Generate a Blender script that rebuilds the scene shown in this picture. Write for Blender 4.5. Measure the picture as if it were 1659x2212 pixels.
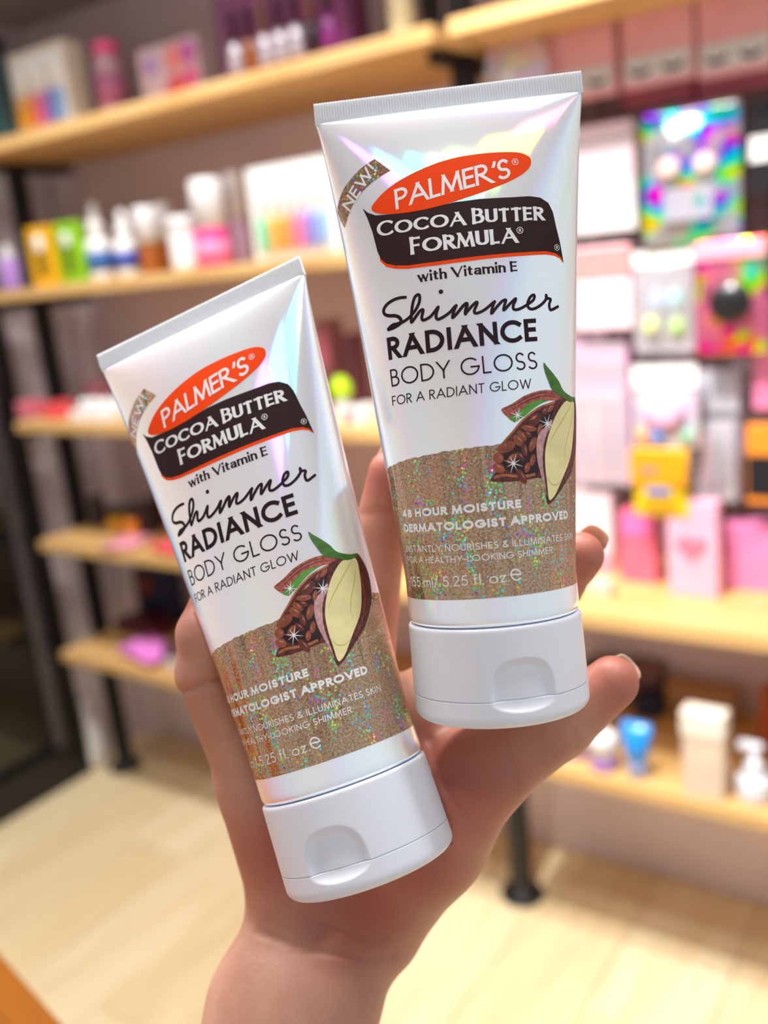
import bpy, bmesh, math, random
import numpy as np
from mathutils import Matrix, Vector

for o in list(bpy.data.objects):
    bpy.data.objects.remove(o)
scene = bpy.context.scene
COL = scene.collection
rng = random.Random(7)
pi = math.pi

# ------------------------------------------------------------------ camera
W_PX, H_PX, F_PX = 1659.0, 2212.0, 2038.5
CX, CY = 829.5, 1106.0
CAM = np.array([0.0, 0.0, 1.30])
# columns: image right, image down, view direction, in world axes (X along the shelf wall, Y towards it, Z up)
RC = np.array([[0.8236293, 0.0638558, -0.5635221],
               [0.5586576, -0.2624473, 0.7867802],
               [-0.0976544, -0.9628312, -0.2518328]])
cam_d = bpy.data.cameras.new('camera')
cam = bpy.data.objects.new('camera', cam_d)
COL.objects.link(cam)
m3 = np.stack([RC[:, 0], -RC[:, 1], -RC[:, 2]], 1)
cam.matrix_world = Matrix.Translation(Vector(CAM)) @ Matrix(m3.tolist()).to_4x4()
cam_d.sensor_fit = 'VERTICAL'
cam_d.sensor_height = 36.0
cam_d.lens = F_PX / H_PX * 36.0
cam_d.clip_start = 0.02
cam_d.dof.use_dof = True
cam_d.dof.focus_distance = 0.258
cam_d.dof.aperture_fstop = cam_d.lens / 5.2
scene.camera = cam

# ------------------------------------------------------------------ world, lights, exposure
world = bpy.data.worlds.new('world')
scene.world = world
world.use_nodes = True
world.node_tree.nodes['Background'].inputs[0].default_value = (0.84, 0.92, 1.0, 1)
world.node_tree.nodes['Background'].inputs[1].default_value = 0.62
vs = scene.view_settings
vs.view_transform = 'Standard'
vs.look = 'None'
vs.gamma = 1.0
vs.use_curve_mapping = False
vs.exposure = -0.22
CEIL_Z = 2.65


def area(name, loc, sx, sy, power, color=(1, 1, 1), spread=180, rot=(0, 0, 0)):
    l = bpy.data.lights.new(name, 'AREA')
    l.shape = 'RECTANGLE'
    l.size, l.size_y = sx, sy
    l.energy = power
    l.color = color
    l.spread = math.radians(spread)
    o = bpy.data.objects.new(name, l)
    o.location = loc
    o.rotation_euler = rot
    COL.objects.link(o)
    return o


# the shop's ceiling lamps: a row in front of the shelves, an added one mid-aisle to light the shelves, one further back
LAMPS = [(-1.75, 0.78, 0.55, 0.14, 21), (-0.60, 0.78, 0.55, 0.14, 30), (0.30, 0.65, 0.55, 0.14, 13),
         (-1.00, 0.15, 0.9, 0.16, 18), (0.40, -0.45, 0.55, 0.14, 4.6)]
for i, (lx, ly, sx, sy, pw) in enumerate(LAMPS):
    area('ceiling_lamp_light', (lx, ly, CEIL_Z - 0.05), sx, sy, pw, (0.98, 0.98, 0.98) if ly > -0.1 else (0.93, 0.97, 1.0))

# an added ceiling spot brightens the lower right shelves and misses the tubes
SPOT_AT, SPOT_TO = Vector((-0.62, 0.55, CEIL_Z - 0.16)), Vector((-0.42, 1.46, 0.75))
sp = bpy.data.lights.new('added_spot_light', 'SPOT')
sp.energy = 190
sp.color = (1.0, 0.98, 0.95)
sp.spot_size = math.radians(50)
sp.spot_blend = 0.7
sp.shadow_soft_size = 0.03
spo = bpy.data.objects.new('added_spot_light', sp)
spo.location = SPOT_AT
spo.rotation_euler = (SPOT_TO - SPOT_AT).to_track_quat('-Z', 'Y').to_euler()
COL.objects.link(spo)

# ------------------------------------------------------------------ helpers


def ray(px, py):
    return RC @ (np.array([(px - CX), (py - CY), F_PX]) / F_PX)


def at(px, py, Y):
    """point on the vertical plane Y (parallel to the shelf wall) seen at a pixel"""
    r = ray(px, py)
    return CAM + r * (Y / r[1])


def atz(px, py, z):
    r = ray(px, py)
    return CAM + r * ((z - CAM[2]) / r[2])


def cam_pt(p):
    """camera millimetres (right, down, forward) to world metres"""
    return CAM + (RC @ np.asarray(p, float).T).T / 1000.0


def C(px, py, z):
    return np.array([(px - CX) * z / F_PX, (py - CY) * z / F_PX, z])


def S(h):
    h = h.lstrip('#')
    c = [int(h[i:i + 2], 16) / 255 for i in (0, 2, 4)]
    return tuple(x / 12.92 if x <= 0.04045 else ((x + 0.055) / 1.055) ** 2.4 for x in c)


# ------------------------------------------------------------------ materials
MATS = {}


def new_mat(name):
    m = bpy.data.materials.new(name)
    m.use_nodes = True
    nt = m.node_tree
    b = nt.nodes['Principled BSDF']
    return m, nt, b


def mat(name, col, rough=0.5, metal=0.0, vary=0.06, scale=30.0, coat=0.0, trans=0.0, alpha=1.0, sss=0.0, spec=0.5):
    """principled with a faint procedural mottling of its own colour"""
    if name in MATS:
        return MATS[name]
    if isinstance(col, str):
        col = S(col)
    m, nt, b = new_mat(name)
    tc = nt.nodes.new('ShaderNodeTexCoord')
    no = nt.nodes.new('ShaderNodeTexNoise')
    no.inputs['Scale'].default_value = scale
    no.inputs['Detail'].default_value = 3
    nt.links.new(tc.outputs['Object'], no.inputs['Vector'])
    mr = nt.nodes.new('ShaderNodeMapRange')
    mr.inputs[1].default_value = 0.33
    mr.inputs[2].default_value = 0.67
    mx = nt.nodes.new('ShaderNodeMix')
    mx.data_type = 'RGBA'
    mx.inputs[6].default_value = tuple(c * (1 - vary) for c in col) + (1,)
    mx.inputs[7].default_value = tuple(min(1, c * (1 + vary)) for c in col) + (1,)
    nt.links.new(no.outputs['Fac'], mr.inputs[0])
    nt.links.new(mr.outputs[0], mx.inputs[0])
    nt.links.new(mx.outputs[2], b.inputs['Base Color'])
    b.inputs['Roughness'].default_value = rough
    b.inputs['Metallic'].default_value = metal
    b.inputs['Coat Weight'].default_value = coat
    b.inputs['Coat Roughness'].default_value = 0.08
    b.inputs['Transmission Weight'].default_value = trans
    b.inputs['Alpha'].default_value = alpha
    b.inputs['Specular IOR Level'].default_value = spec
    if sss:
        b.inputs['Subsurface Weight'].default_value = sss
        b.inputs['Subsurface Radius'].default_value = (1, 0.8, 0.7)
        b.inputs['Subsurface Scale'].default_value = 0.002
    MATS[name] = m
    return m


def wood(name, c1, c2, scale=(1.2, 14, 14), rough=0.45, spec=0.4):
    m, nt, b = new_mat(name)
    tc = nt.nodes.new('ShaderNodeTexCoord')
    mp = nt.nodes.new('ShaderNodeMapping')
    mp.inputs['Scale'].default_value = scale
    no = nt.nodes.new('ShaderNodeTexNoise')
    no.inputs['Scale'].default_value = 3.0
    no.inputs['Detail'].default_value = 5
    no.inputs['Distortion'].default_value = 0.6
    rp = nt.nodes.new('ShaderNodeValToRGB')
    rp.color_ramp.elements[0].color = S(c1) + (1,)
    rp.color_ramp.elements[1].color = S(c2) + (1,)
    rp.color_ramp.elements[0].position = 0.3
    rp.color_ramp.elements[1].position = 0.7
    nt.links.new(tc.outputs['Object'], mp.inputs[0])
    nt.links.new(mp.outputs[0], no.inputs['Vector'])
    nt.links.new(no.outputs['Fac'], rp.inputs[0])
    nt.links.new(rp.outputs[0], b.inputs['Base Color'])
    b.inputs['Roughness'].default_value = rough
    b.inputs['Specular IOR Level'].default_value = spec
    MATS[name] = m
    return m


def clear(name, col, alpha=0.28, rough=0.12):
    """thin clear plastic film"""
    return mat(name, col, rough=rough, alpha=alpha, vary=0.02, coat=0.6)


def holo(name, sat=0.85, scale=22.0, val=1.0, metal=0.75, rough=0.22, hue0=0.0, hue1=1.0, base=(0.8, 0.8, 0.85), amount=0.75):
    """holographic foil: its rainbow sheen is painted into the base colour as hue noise"""
    m, nt, b = new_mat(name)
    tc = nt.nodes.new('ShaderNodeTexCoord')
    no = nt.nodes.new('ShaderNodeTexNoise')
    no.inputs['Scale'].default_value = scale
    no.inputs['Detail'].default_value = 1.0
    nt.links.new(tc.outputs['Object'], no.inputs['Vector'])
    mr = nt.nodes.new('ShaderNodeMapRange')
    mr.inputs[1].default_value = 0.3
    mr.inputs[2].default_value = 0.7
    mr.inputs[3].default_value = hue0
    mr.inputs[4].default_value = hue1
    nt.links.new(no.outputs['Fac'], mr.inputs[0])
    hs = nt.nodes.new('ShaderNodeCombineColor')
    hs.mode = 'HSV'
    hs.inputs[1].default_value = sat
    hs.inputs[2].default_value = val
    nt.links.new(mr.outputs[0], hs.inputs[0])
    vo = nt.nodes.new('ShaderNodeTexNoise')
    vo.inputs['Scale'].default_value = scale * 1.4
    vo.inputs['Detail'].default_value = 0.0
    ad = nt.nodes.new('ShaderNodeVectorMath')
    ad.inputs[1].default_value = (3.1, 7.7, 1.3)
    nt.links.new(tc.outputs['Object'], ad.inputs[0])
    nt.links.new(ad.outputs[0], vo.inputs['Vector'])
    r2 = nt.nodes.new('ShaderNodeMapRange')
    r2.inputs[1].default_value = 0.42
    r2.inputs[2].default_value = 0.55
    r2.inputs[4].default_value = amount
    nt.links.new(vo.outputs['Fac'], r2.inputs[0])
    mx = nt.nodes.new('ShaderNodeMix')
    mx.data_type = 'RGBA'
    mx.inputs[6].default_value = tuple(base) + (1,)
    nt.links.new(r2.outputs[0], mx.inputs[0])
    nt.links.new(hs.outputs[0], mx.inputs[7])  # the foil's diffraction colours go straight into the base colour
    nt.links.new(mx.outputs[2], b.inputs['Base Color'])
    b.inputs['Metallic'].default_value = metal
    b.inputs['Roughness'].default_value = rough
    bp = nt.nodes.new('ShaderNodeBump')
    bp.inputs['Strength'].default_value = 0.6
    bp.inputs['Distance'].default_value = 0.004
    nt.links.new(no.outputs['Fac'], bp.inputs['Height'])
    nt.links.new(bp.outputs[0], b.inputs['Normal'])
    MATS[name] = m
    return m


def film_mat():
    """white laminate with a fine diffraction film: each hue reflects at a slightly different lateral tilt"""
    m, nt, b = new_mat('white_rainbow_film')
    N = nt.nodes
    L = nt.links
    b.inputs['Base Color'].default_value = (0.605, 0.635, 0.67, 1)
    b.inputs['Roughness'].default_value = 0.30
    b.inputs['Coat Weight'].default_value = 0.5
    b.inputs['Coat Roughness'].default_value = 0.06
    geo = N.new('ShaderNodeNewGeometry')
    vt = N.new('ShaderNodeVectorTransform')
    vt.vector_type = 'VECTOR'
    vt.convert_from = 'OBJECT'
    vt.convert_to = 'WORLD'
    vt.inputs[0].default_value = (1, 0.15, 0)
    last = b.outputs[0]
    for col, d in (((1.0, 0.08, 0.25), -0.22), ((1.0, 0.62, 0.02), -0.14), ((0.35, 1.0, 0.10), -0.05),
                   ((0.0, 0.85, 0.8), 0.05), ((0.05, 0.35, 1.0), 0.14), ((0.35, 0.08, 1.0), 0.22)):
        sc = N.new('ShaderNodeVectorMath')
        sc.operation = 'SCALE'
        sc.inputs['Scale'].default_value = d
        L.new(vt.outputs[0], sc.inputs[0])
        ad = N.new('ShaderNodeVectorMath')
        L.new(geo.outputs['Normal'], ad.inputs[0])
        L.new(sc.outputs[0], ad.inputs[1])
        nm = N.new('ShaderNodeVectorMath')
        nm.operation = 'NORMALIZE'
        L.new(ad.outputs[0], nm.inputs[0])
        g = N.new('ShaderNodeBsdfGlossy')
        g.inputs['Color'].default_value = tuple(c * 0.19 for c in col) + (1,)
        g.inputs['Roughness'].default_value = 0.075
        L.new(nm.outputs[0], g.inputs['Normal'])
        a = N.new('ShaderNodeAddShader')
        L.new(last, a.inputs[0])
        L.new(g.outputs[0], a.inputs[1])
        last = a.outputs[0]
    L.new(last, N['Material Output'].inputs[0])
    MATS['film'] = m
    return m


def glitter_mat():
    """gold taupe foil full of tiny tilted flakes, some of them rainbow coloured (UV in millimetres)"""
    m, nt, b = new_mat('glitter_foil')
    N = nt.nodes
    L = nt.links
    uv = N.new('ShaderNodeUVMap')
    geo = N.new('ShaderNodeNewGeometry')

    def flake(scale, tilt):
        v = N.new('ShaderNodeTexVoronoi')
        v.voronoi_dimensions = '2D'
        v.inputs['Scale'].default_value = scale
        L.new(uv.outputs[0], v.inputs['Vector'])
        s = N.new('ShaderNodeVectorMath')
        s.operation = 'SUBTRACT'
        s.inputs[1].default_value = (.5, .5, .5)
        L.new(v.outputs['Color'], s.inputs[0])
        k = N.new('ShaderNodeVectorMath')
        k.operation = 'SCALE'
        k.inputs['Scale'].default_value = tilt
        L.new(s.outputs[0], k.inputs[0])
        a = N.new('ShaderNodeVectorMath')
        L.new(geo.outputs['Normal'], a.inputs[0])
        L.new(k.outputs[0], a.inputs[1])
        n = N.new('ShaderNodeVectorMath')
        n.operation = 'NORMALIZE'
        L.new(a.outputs[0], n.inputs[0])
        return v, n
    v1, n1 = flake(3.0, 0.18)
    vt = N.new('ShaderNodeVectorTransform')
    vt.vector_type = 'VECTOR'
    vt.convert_from = 'OBJECT'
    vt.convert_to = 'WORLD'
    vt.inputs[0].default_value = (1, 0, 0)
    rm = N.new('ShaderNodeMapping')
    rm.inputs['Scale'].default_value = (0.30, 0.022, 1)
    rn = N.new('ShaderNodeTexNoise')
    rn.inputs['Scale'].default_value = 1.0
    rn.inputs['Detail'].default_value = 3
    L.new(uv.outputs[0], rm.inputs[0])
    L.new(rm.outputs[0], rn.inputs['Vector'])
    rs = N.new('ShaderNodeMath')
    rs.operation = 'MULTIPLY_ADD'
    rs.inputs[1].default_value = 3.2
    rs.inputs[2].default_value = -1.6
    L.new(rn.outputs['Fac'], rs.inputs[0])
    rk = N.new('ShaderNodeVectorMath')
    rk.operation = 'SCALE'
    L.new(vt.outputs[0], rk.inputs[0])
    L.new(rs.outputs[0], rk.inputs['Scale'])
    rip = N.new('ShaderNodeVectorMath')
    L.new(n1.outputs[0], rip.inputs[0])
    L.new(rk.outputs[0], rip.inputs[1])
    n1 = N.new('ShaderNodeVectorMath')
    n1.operation = 'NORMALIZE'
    L.new(rip.outputs[0], n1.inputs[0])
    no = N.new('ShaderNodeTexNoise')
    no.inputs['Scale'].default_value = 1.6
    no.inputs['Detail'].default_value = 4
    L.new(uv.outputs[0], no.inputs['Vector'])
    rp = N.new('ShaderNodeValToRGB')
    rp.color_ramp.elements[0].color = S('#ad8a69') + (1,)
    rp.color_ramp.elements[1].color = S('#e6c6a6') + (1,)
    rp.color_ramp.elements[0].position = 0.35
    rp.color_ramp.elements[1].position = 0.65
    L.new(no.outputs['Fac'], rp.inputs[0])
    L.new(rp.outputs[0], b.inputs['Base Color'])
    b.inputs['Metallic'].default_value = 0.85
    b.inputs['Roughness'].default_value = 0.22
    L.new(n1.outputs[0], b.inputs['Normal'])
    v2, n2 = flake(1.0, 0.9)
    sep = N.new('ShaderNodeSeparateColor')
    L.new(v2.outputs['Color'], sep.inputs[0])
    # hue of a flake drifts across the band, so neighbours share colours
    dr = N.new('ShaderNodeTexNoise')
    dr.inputs['Scale'].default_value = 0.11
    dr.inputs['Detail'].default_value = 1
    L.new(uv.outputs[0], dr.inputs['Vector'])
    ma = N.new('ShaderNodeMath')
    ma.operation = 'MULTIPLY_ADD'
    ma.inputs[1].default_value = 2.4
    L.new(dr.outputs['Fac'], ma.inputs[0])
    mb = N.new('ShaderNodeMath')
    mb.operation = 'MULTIPLY'
    mb.inputs[1].default_value = 0.35
    L.new(sep.outputs[1], mb.inputs[0])
    L.new(mb.outputs[0], ma.inputs[2])
    fr = N.new('ShaderNodeMath')
    fr.operation = 'FRACT'
    L.new(ma.outputs[0], fr.inputs[0])
    hs = N.new('ShaderNodeCombineColor')
    hs.mode = 'HSV'
    hs.inputs[1].default_value = 0.82
    hs.inputs[2].default_value = 1.0
    L.new(fr.outputs[0], hs.inputs[0])
    fl = N.new('ShaderNodeBsdfPrincipled')
    fl.inputs['Metallic'].default_value = 0.35
    fl.inputs['Roughness'].default_value = 0.25
    L.new(hs.outputs[0], fl.inputs['Base Color'])
    L.new(n2.outputs[0], fl.inputs['Normal'])
    # round dots, only in drifting clusters
    cl = N.new('ShaderNodeTexNoise')
    cl.inputs['Scale'].default_value = 0.22
    cl.inputs['Detail'].default_value = 2
    mp = N.new('ShaderNodeMapping')
    mp.inputs['Scale'].default_value = (1.0, 0.35, 1)
    mp.inputs['Location'].default_value = (31, 7, 0)
    L.new(uv.outputs[0], mp.inputs[0])
    L.new(mp.outputs[0], cl.inputs['Vector'])
    t1 = N.new('ShaderNodeMath')
    t1.operation = 'LESS_THAN'
    t1.inputs[1].default_value = 0.34
    L.new(v2.outputs['Distance'], t1.inputs[0])
    sm = N.new('ShaderNodeMapRange')
    sm.inputs[1].default_value = 0.46
    sm.inputs[2].default_value = 0.70
    L.new(cl.outputs['Fac'], sm.inputs[0])
    t2 = N.new('ShaderNodeMath')
    t2.operation = 'LESS_THAN'
    L.new(sep.outputs[2], t2.inputs[0])
    L.new(sm.outputs[0], t2.inputs[1])
    t3 = N.new('ShaderNodeMath')
    t3.operation = 'MULTIPLY'
    L.new(t1.outputs[0], t3.inputs[0])
    L.new(t2.outputs[0], t3.inputs[1])
    mx = N.new('ShaderNodeMixShader')
    L.new(t3.outputs[0], mx.inputs[0])
    L.new(b.outputs[0], mx.inputs[1])
    L.new(fl.outputs[0], mx.inputs[2])
    L.new(mx.outputs[0], N['Material Output'].inputs[0])
    return m


def skin_mat():
    m, nt, b = new_mat('skin')
    N = nt.nodes
    L = nt.links
    tc = N.new('ShaderNodeTexCoord')
    n1 = N.new('ShaderNodeTexNoise')
    n1.inputs['Scale'].default_value = 60
    n1.inputs['Detail'].default_value = 6
    n1.inputs['Roughness'].default_value = 0.6
    L.new(tc.outputs['Object'], n1.inputs['Vector'])
    rp = N.new('ShaderNodeValToRGB')
    rp.color_ramp.elements[0].color = S('#bf866f') + (1,)
    rp.color_ramp.elements[1].color = S('#d6a88d') + (1,)
    rp.color_ramp.elements[0].position = 0.15
    rp.color_ramp.elements[1].position = 0.85
    L.new(n1.outputs['Fac'], rp.inputs[0])
    at_ = N.new('ShaderNodeAttribute')
    at_.attribute_name = 'blush'
    mx = N.new('ShaderNodeMix')
    mx.data_type = 'RGBA'
    mx.inputs[7].default_value = S('#b25a49') + (1,)
    L.new(at_.outputs['Fac'], mx.inputs[0])
    L.new(rp.outputs[0], mx.inputs[6])
    L.new(mx.outputs[2], b.inputs['Base Color'])
    b.inputs['Roughness'].default_value = 0.48
    b.inputs['Subsurface Weight'].default_value = 0.35
    b.inputs['Subsurface Radius'].default_value = (1.0, 0.35, 0.2)
    b.inputs['Subsurface Scale'].default_value = 0.006
    n2 = N.new('ShaderNodeTexNoise')
    n2.inputs['Detail'].default_value = 6
    n2.inputs['Roughness'].default_value = 0.65
    n2.inputs['Scale'].default_value = 260
    L.new(tc.outputs['Object'], n2.inputs['Vector'])
    bp = N.new('ShaderNodeBump')
    bp.inputs['Strength'].default_value = 0.35
    bp.inputs['Distance'].default_value = 0.0006
    L.new(n2.outputs['Fac'], bp.inputs['Height'])
    L.new(bp.outputs[0], b.inputs['Normal'])
    return m


# ------------------------------------------------------------------ object helpers


def link(o, parent=None):
    COL.objects.link(o)
    if parent is not None:
        o.parent = parent
    return o


def raw(name, verts, faces, m, parent=None, smooth=False, loc=None):
    me = bpy.data.meshes.new(name)
    me.from_pydata([tuple(map(float, v)) for v in verts], [], [tuple(map(int, f)) for f in faces])
    me.materials.append(m)
    if smooth:
        me.polygons.foreach_set('use_smooth', [True] * len(me.polygons))
    me.update()
    o = bpy.data.objects.new(name, me)
    if loc is not None:
        o.location = loc
    return link(o, parent)


def tag(o, label, cat, group=None):
    o['label'] = label
    o['category'] = cat
    if group:
        o['group'] = group
    return o


def thing(name, label, cat, loc, rz=0.0, group=None):
    o = bpy.data.objects.new(name, None)
    o.empty_display_size = 0.05
    o.location = loc
    o.rotation_euler = (0, 0, rz)
    link(o)
    return tag(o, label, cat, group)


def struct(o):
    o['kind'] = 'structure'
    return o


_box_cache = {}


def boxmesh(sx, sy, sz, bev, m, name):
    key = (round(sx, 5), round(sy, 5), round(sz, 5), bev, m.name)
    if key in _box_cache:
        return _box_cache[key]
    bm = bmesh.new()
    bmesh.ops.create_cube(bm, size=1)
    for v in bm.verts:
        v.co = Vector((v.co.x * sx, v.co.y * sy, v.co.z * sz))
    if bev:
        bmesh.ops.bevel(bm, geom=bm.edges[:], offset=min(bev, 0.45 * min(sx, sy, sz)), segments=2, affect='EDGES', profile=0.5)
    me = bpy.data.meshes.new(name)
    bm.to_mesh(me)
    bm.free()
    me.materials.append(m)
    _box_cache[key] = me
    return me


def box(name, lo, hi, m, parent=None, bev=0.0, rz=0.0):
    lo, hi = np.minimum(lo, hi), np.maximum(lo, hi)
    s = hi - lo
    o = bpy.data.objects.new(name, boxmesh(*s, bev, m, name))
    o.location = (lo + hi) / 2
    o.rotation_euler = (0, 0, rz)
    return link(o, parent)


def lathe_data(prof, n=28):
    """prof: (radius, z) from bottom to top"""
    v, f = [], []
    for r, z in prof:
        for k in range(n):
            a = 2 * pi * k / n
            v.append((r * math.cos(a), r * math.sin(a), z))
    for i in range(len(prof) - 1):
        for k in range(n):
            f.append((i * n + k, i * n + (k + 1) % n, (i + 1) * n + (k + 1) % n, (i + 1) * n + k))
    f.append(tuple(range(n - 1, -1, -1)))
    f.append(tuple((len(prof) - 1) * n + k for k in range(n)))
    return v, f


def lathe(name, prof, m, parent=None, n=28, loc=None, sq=1.0):
    v, f = lathe_data(prof, n)
    v = [(a, b * sq, c) for a, b, c in v]
    return raw(name, v, f, m, parent, True, loc)


def bar(name, p, q, r, m, parent=None, n=10):
    p, q = np.asarray(p, float), np.asarray(q, float)
    d = q - p
    L = np.linalg.norm(d)
    d /= L
    a = np.cross(d, (0, 0, 1) if abs(d[2]) < .9 else (1, 0, 0))
    a /= np.linalg.norm(a)
    b = np.cross(d, a)
    v = [p + s * d * L + r * (math.cos(t) * a + math.sin(t) * b) for s in (0, 1) for t in [2 * pi * k / n for k in range(n)]]
    f = [(k, (k + 1) % n, n + (k + 1) % n, n + k) for k in range(n)] + [tuple(range(n - 1, -1, -1)), tuple(range(n, 2 * n))]
    return raw(name, v, f, m, parent, True)


# common materials
white = mat('white_plastic', '#f2f1f4', 0.35, coat=0.2)
black = mat('black_metal', '#141416', 0.45)
# ------------------------------------------------------------------ the room
WALL_Y, POST_Y, FRONT_Y = 1.70, 1.51, 1.365
LEFT_X, RIGHT_X = -2.19, 1.6
REAR_Y = -1.9
wall_m = mat('mauve_wall_paint', '#ead6d6', 0.75, vary=0.04, scale=6)
side_m = mat('pale_wall_paint', '#d8ccce', 0.75, vary=0.04, scale=6)
ceil_m = mat('ceiling_paint', '#b5aaac', 0.8, vary=0.03, scale=4)
floor_m = mat('floor_screed', '#7d6a4d', 0.7)
plank_ms = [wood('floor_plank_oak_%d' % i, a, b, (14, 1.2, 14), 0.42) for i, (a, b) in enumerate(
    (('#dcc69a', '#ecdab2'), ('#e0ca9c', '#efdfba'), ('#d7bf92', '#e8d4a8')))]
shelf_m = wood('shelf_pine', '#d09f5c', '#e4bd80')
table_m = wood('table_beech', '#7c4300', '#945400', rough=0.6, spec=0.15)

bx_ = [(x, y, z) for z in (-0.05, -0.012) for x, y in ((LEFT_X - 0.1, REAR_Y), (RIGHT_X, REAR_Y), (RIGHT_X, WALL_Y + 0.1), (LEFT_X - 0.1, WALL_Y + 0.1))]
floor = struct(raw('floor', bx_, [(3, 2, 1, 0), (4, 5, 6, 7), (0, 1, 5, 4), (1, 2, 6, 5), (2, 3, 7, 6), (3, 0, 4, 7)], floor_m))
# planks run towards the wall; staggered lengths, hairline gaps
pw, px0 = 0.20, -2.19
for i in range(18):
    xa = px0 + i * pw + (0.0 if i else 0.0)
    y1 = WALL_Y
    k = 0
    ln = 1.25 - 0.41 * (i % 3)
    while y1 > REAR_Y + 0.05:
        y0 = max(REAR_Y, y1 - ln)
        ln = 1.25
        box('plank', (xa + 0.0008, y0 + 0.0008, -0.012), (xa + pw - 0.0008, y1 - 0.0008, 0.0), plank_ms[(i * 2 + k) % 3], floor, 0.001)
        y1 = y0
        k += 1
struct(box('wall_back', (LEFT_X - 0.1, WALL_Y, 0), (RIGHT_X, WALL_Y + 0.1, CEIL_Z), wall_m))
struct(box('wall_left', (LEFT_X - 0.1, REAR_Y, 0), (LEFT_X, WALL_Y, CEIL_Z), side_m))
struct(box('wall_rear', (LEFT_X - 0.1, REAR_Y - 0.1, 0), (RIGHT_X, REAR_Y, CEIL_Z), mat('rear_wall_paint', '#c9ced6', 0.75, vary=0.04, scale=6)))
struct(box('ceiling', (LEFT_X - 0.1, REAR_Y, CEIL_Z), (RIGHT_X, WALL_Y + 0.1, CEIL_Z + 0.08), ceil_m))
struct(box('trim_1', (LEFT_X, 1.20, 1.965), (RIGHT_X, WALL_Y, CEIL_Z), ceil_m, None, 0.004))  # soffit; its unseen front is drawn forward to shade the top shelf

# ceiling lamps: housing and diffuser above each light
lamp_white = mat('lamp_housing_white', '#e8e8ea', 0.4)
dif_m, nt_, b_ = new_mat('lamp_diffuser')
b_.inputs['Emission Color'].default_value = (1, 0.97, 0.93, 1)
b_.inputs['Emission Strength'].default_value = 6.0
LAMP_WHERE = ['above the left end of the shelving', 'above the post between the shelving bays', 'above the right shelving bay',
              'added over the middle of the aisle for the shelves', 'over the aisle at the right']
for (lx, ly, sx, sy, pw_), where in zip(LAMPS, LAMP_WHERE):
    t = thing('ceiling_lamp', 'slim white linear ceiling lamp ' + where, 'lamp', (lx, ly, CEIL_Z), 0, 'linear ceiling lamps')
    box('housing', (-sx / 2 - .02, -sy / 2 - .02, -0.04), (sx / 2 + .02, sy / 2 + .02, 0), lamp_white, t, 0.004)
    box('diffuser', (-sx / 2, -sy / 2, -0.045), (sx / 2, sy / 2, -0.0402), dif_m, t)

t = thing('added_spotlight', 'added black ceiling spot lamp brightening the right shelving bay', 'lamp', (SPOT_AT.x, SPOT_AT.y, CEIL_Z))
bar('stem', (0, 0, -0.10), (0, 0, 0), 0.008, black, t)
hd = lathe('housing', [(0.030, 0.0), (0.033, 0.02), (0.033, 0.08), (0.020, 0.10)], black, t, 24, (0, 0, -0.16))
hd.rotation_euler = (SPOT_TO - SPOT_AT).to_track_quat('-Z', 'Y').to_euler()
for v in hd.data.vertices:
    v.co.z += 0.012

# black framed glass door on the left wall
door_black = mat('door_black_paint', '#0c0c0e', 0.4)
door_grey = mat('door_brushed_edge', '#77737a', 0.35, 0.8)
glass_dark = mat('door_dark_glass', '#0d0f0c', 0.08, coat=0.5, spec=0.6)
dr = bpy.data.objects.new('door_1', None)
dr.location = (LEFT_X, 1.45, 0)
link(dr)
dr['kind'] = 'structure'
DX = 0.004
for nm, y0, y1, z0, z1, x1, mm in (('door_stile', -0.055, 0.0, 0.0, 2.3, 0.05, door_black), ('door_stile', -1.0, -0.93, 0, 2.3, 0.05, door_black),
                                   ('door_rail', -0.93, -0.055, 0, 0.11, 0.05, door_black), ('door_rail', -0.93, -0.055, 2.2, 2.3, 0.05, door_black),
                                   ('door_edge_strip', -0.085, -0.057, 0.11, 2.2, 0.042, door_grey),
                                   ('door_pane', -0.93, -0.085, 0.11, 2.2, 0.02, glass_dark)):
    box(nm, (DX, y0, z0), (x1, y1, z1), mm, dr, 0.003 if nm != 'door_pane' else 0)
bar('door_handle', (0.085, -0.14, 0.80), (0.085, -0.14, 1.15), 0.011, door_grey, dr)
for z in (0.83, 1.12):
    bar('handle_mount', (0.02, -0.14, z), (0.085, -0.14, z), 0.007, door_grey, dr)

# ------------------------------------------------------------------ shelving
SH = {1: 1.622, 2: 1.303, 3: 0.993, 4: 0.690, 5: 0.388}       # underside heights of the boards
TH_B = 0.026
TOP = {k: v + TH_B for k, v in SH.items()}
POSTS = (-2.067, -0.825)
BACK_Y = WALL_Y - 0.004


def shelf_post(label, x, levels):
    """black upright with a floor flange and one bracket under each board"""
    t = thing('shelf_post', label, 'post', (x, POST_Y, 0), 0, 'black shelf posts')
    box('upright', (-0.018, -0.018, 0.012), (0.018, 0.018, 1.90), black, t, 0.003)
    lathe('foot_flange', [(0.045, 0), (0.045, 0.008), (0.030, 0.012), (0.026, 0.03), (0.019, 0.034)], black, t, 24, (0, 0, 0))
    for k in levels:
        box('bracket', (-0.012, -0.10, SH[k] - 0.022), (0.012, 0.16, SH[k] - 0.0005), black, t, 0.002)
    return t


shelf_post('black metal shelf post at the far left near the door', POSTS[0], (1, 2, 3, 4, 5))
shelf_post('black metal shelf post between the two shelving bays, seen below the thumb', POSTS[1], (1, 2, 3, 4, 5))
shelf_post('black metal shelf post at the right end of the right bay', 0.36, (1, 4, 5))
NTH = {1: 'top', 2: 'second', 3: 'third', 4: 'fourth', 5: 'lowest'}


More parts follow.
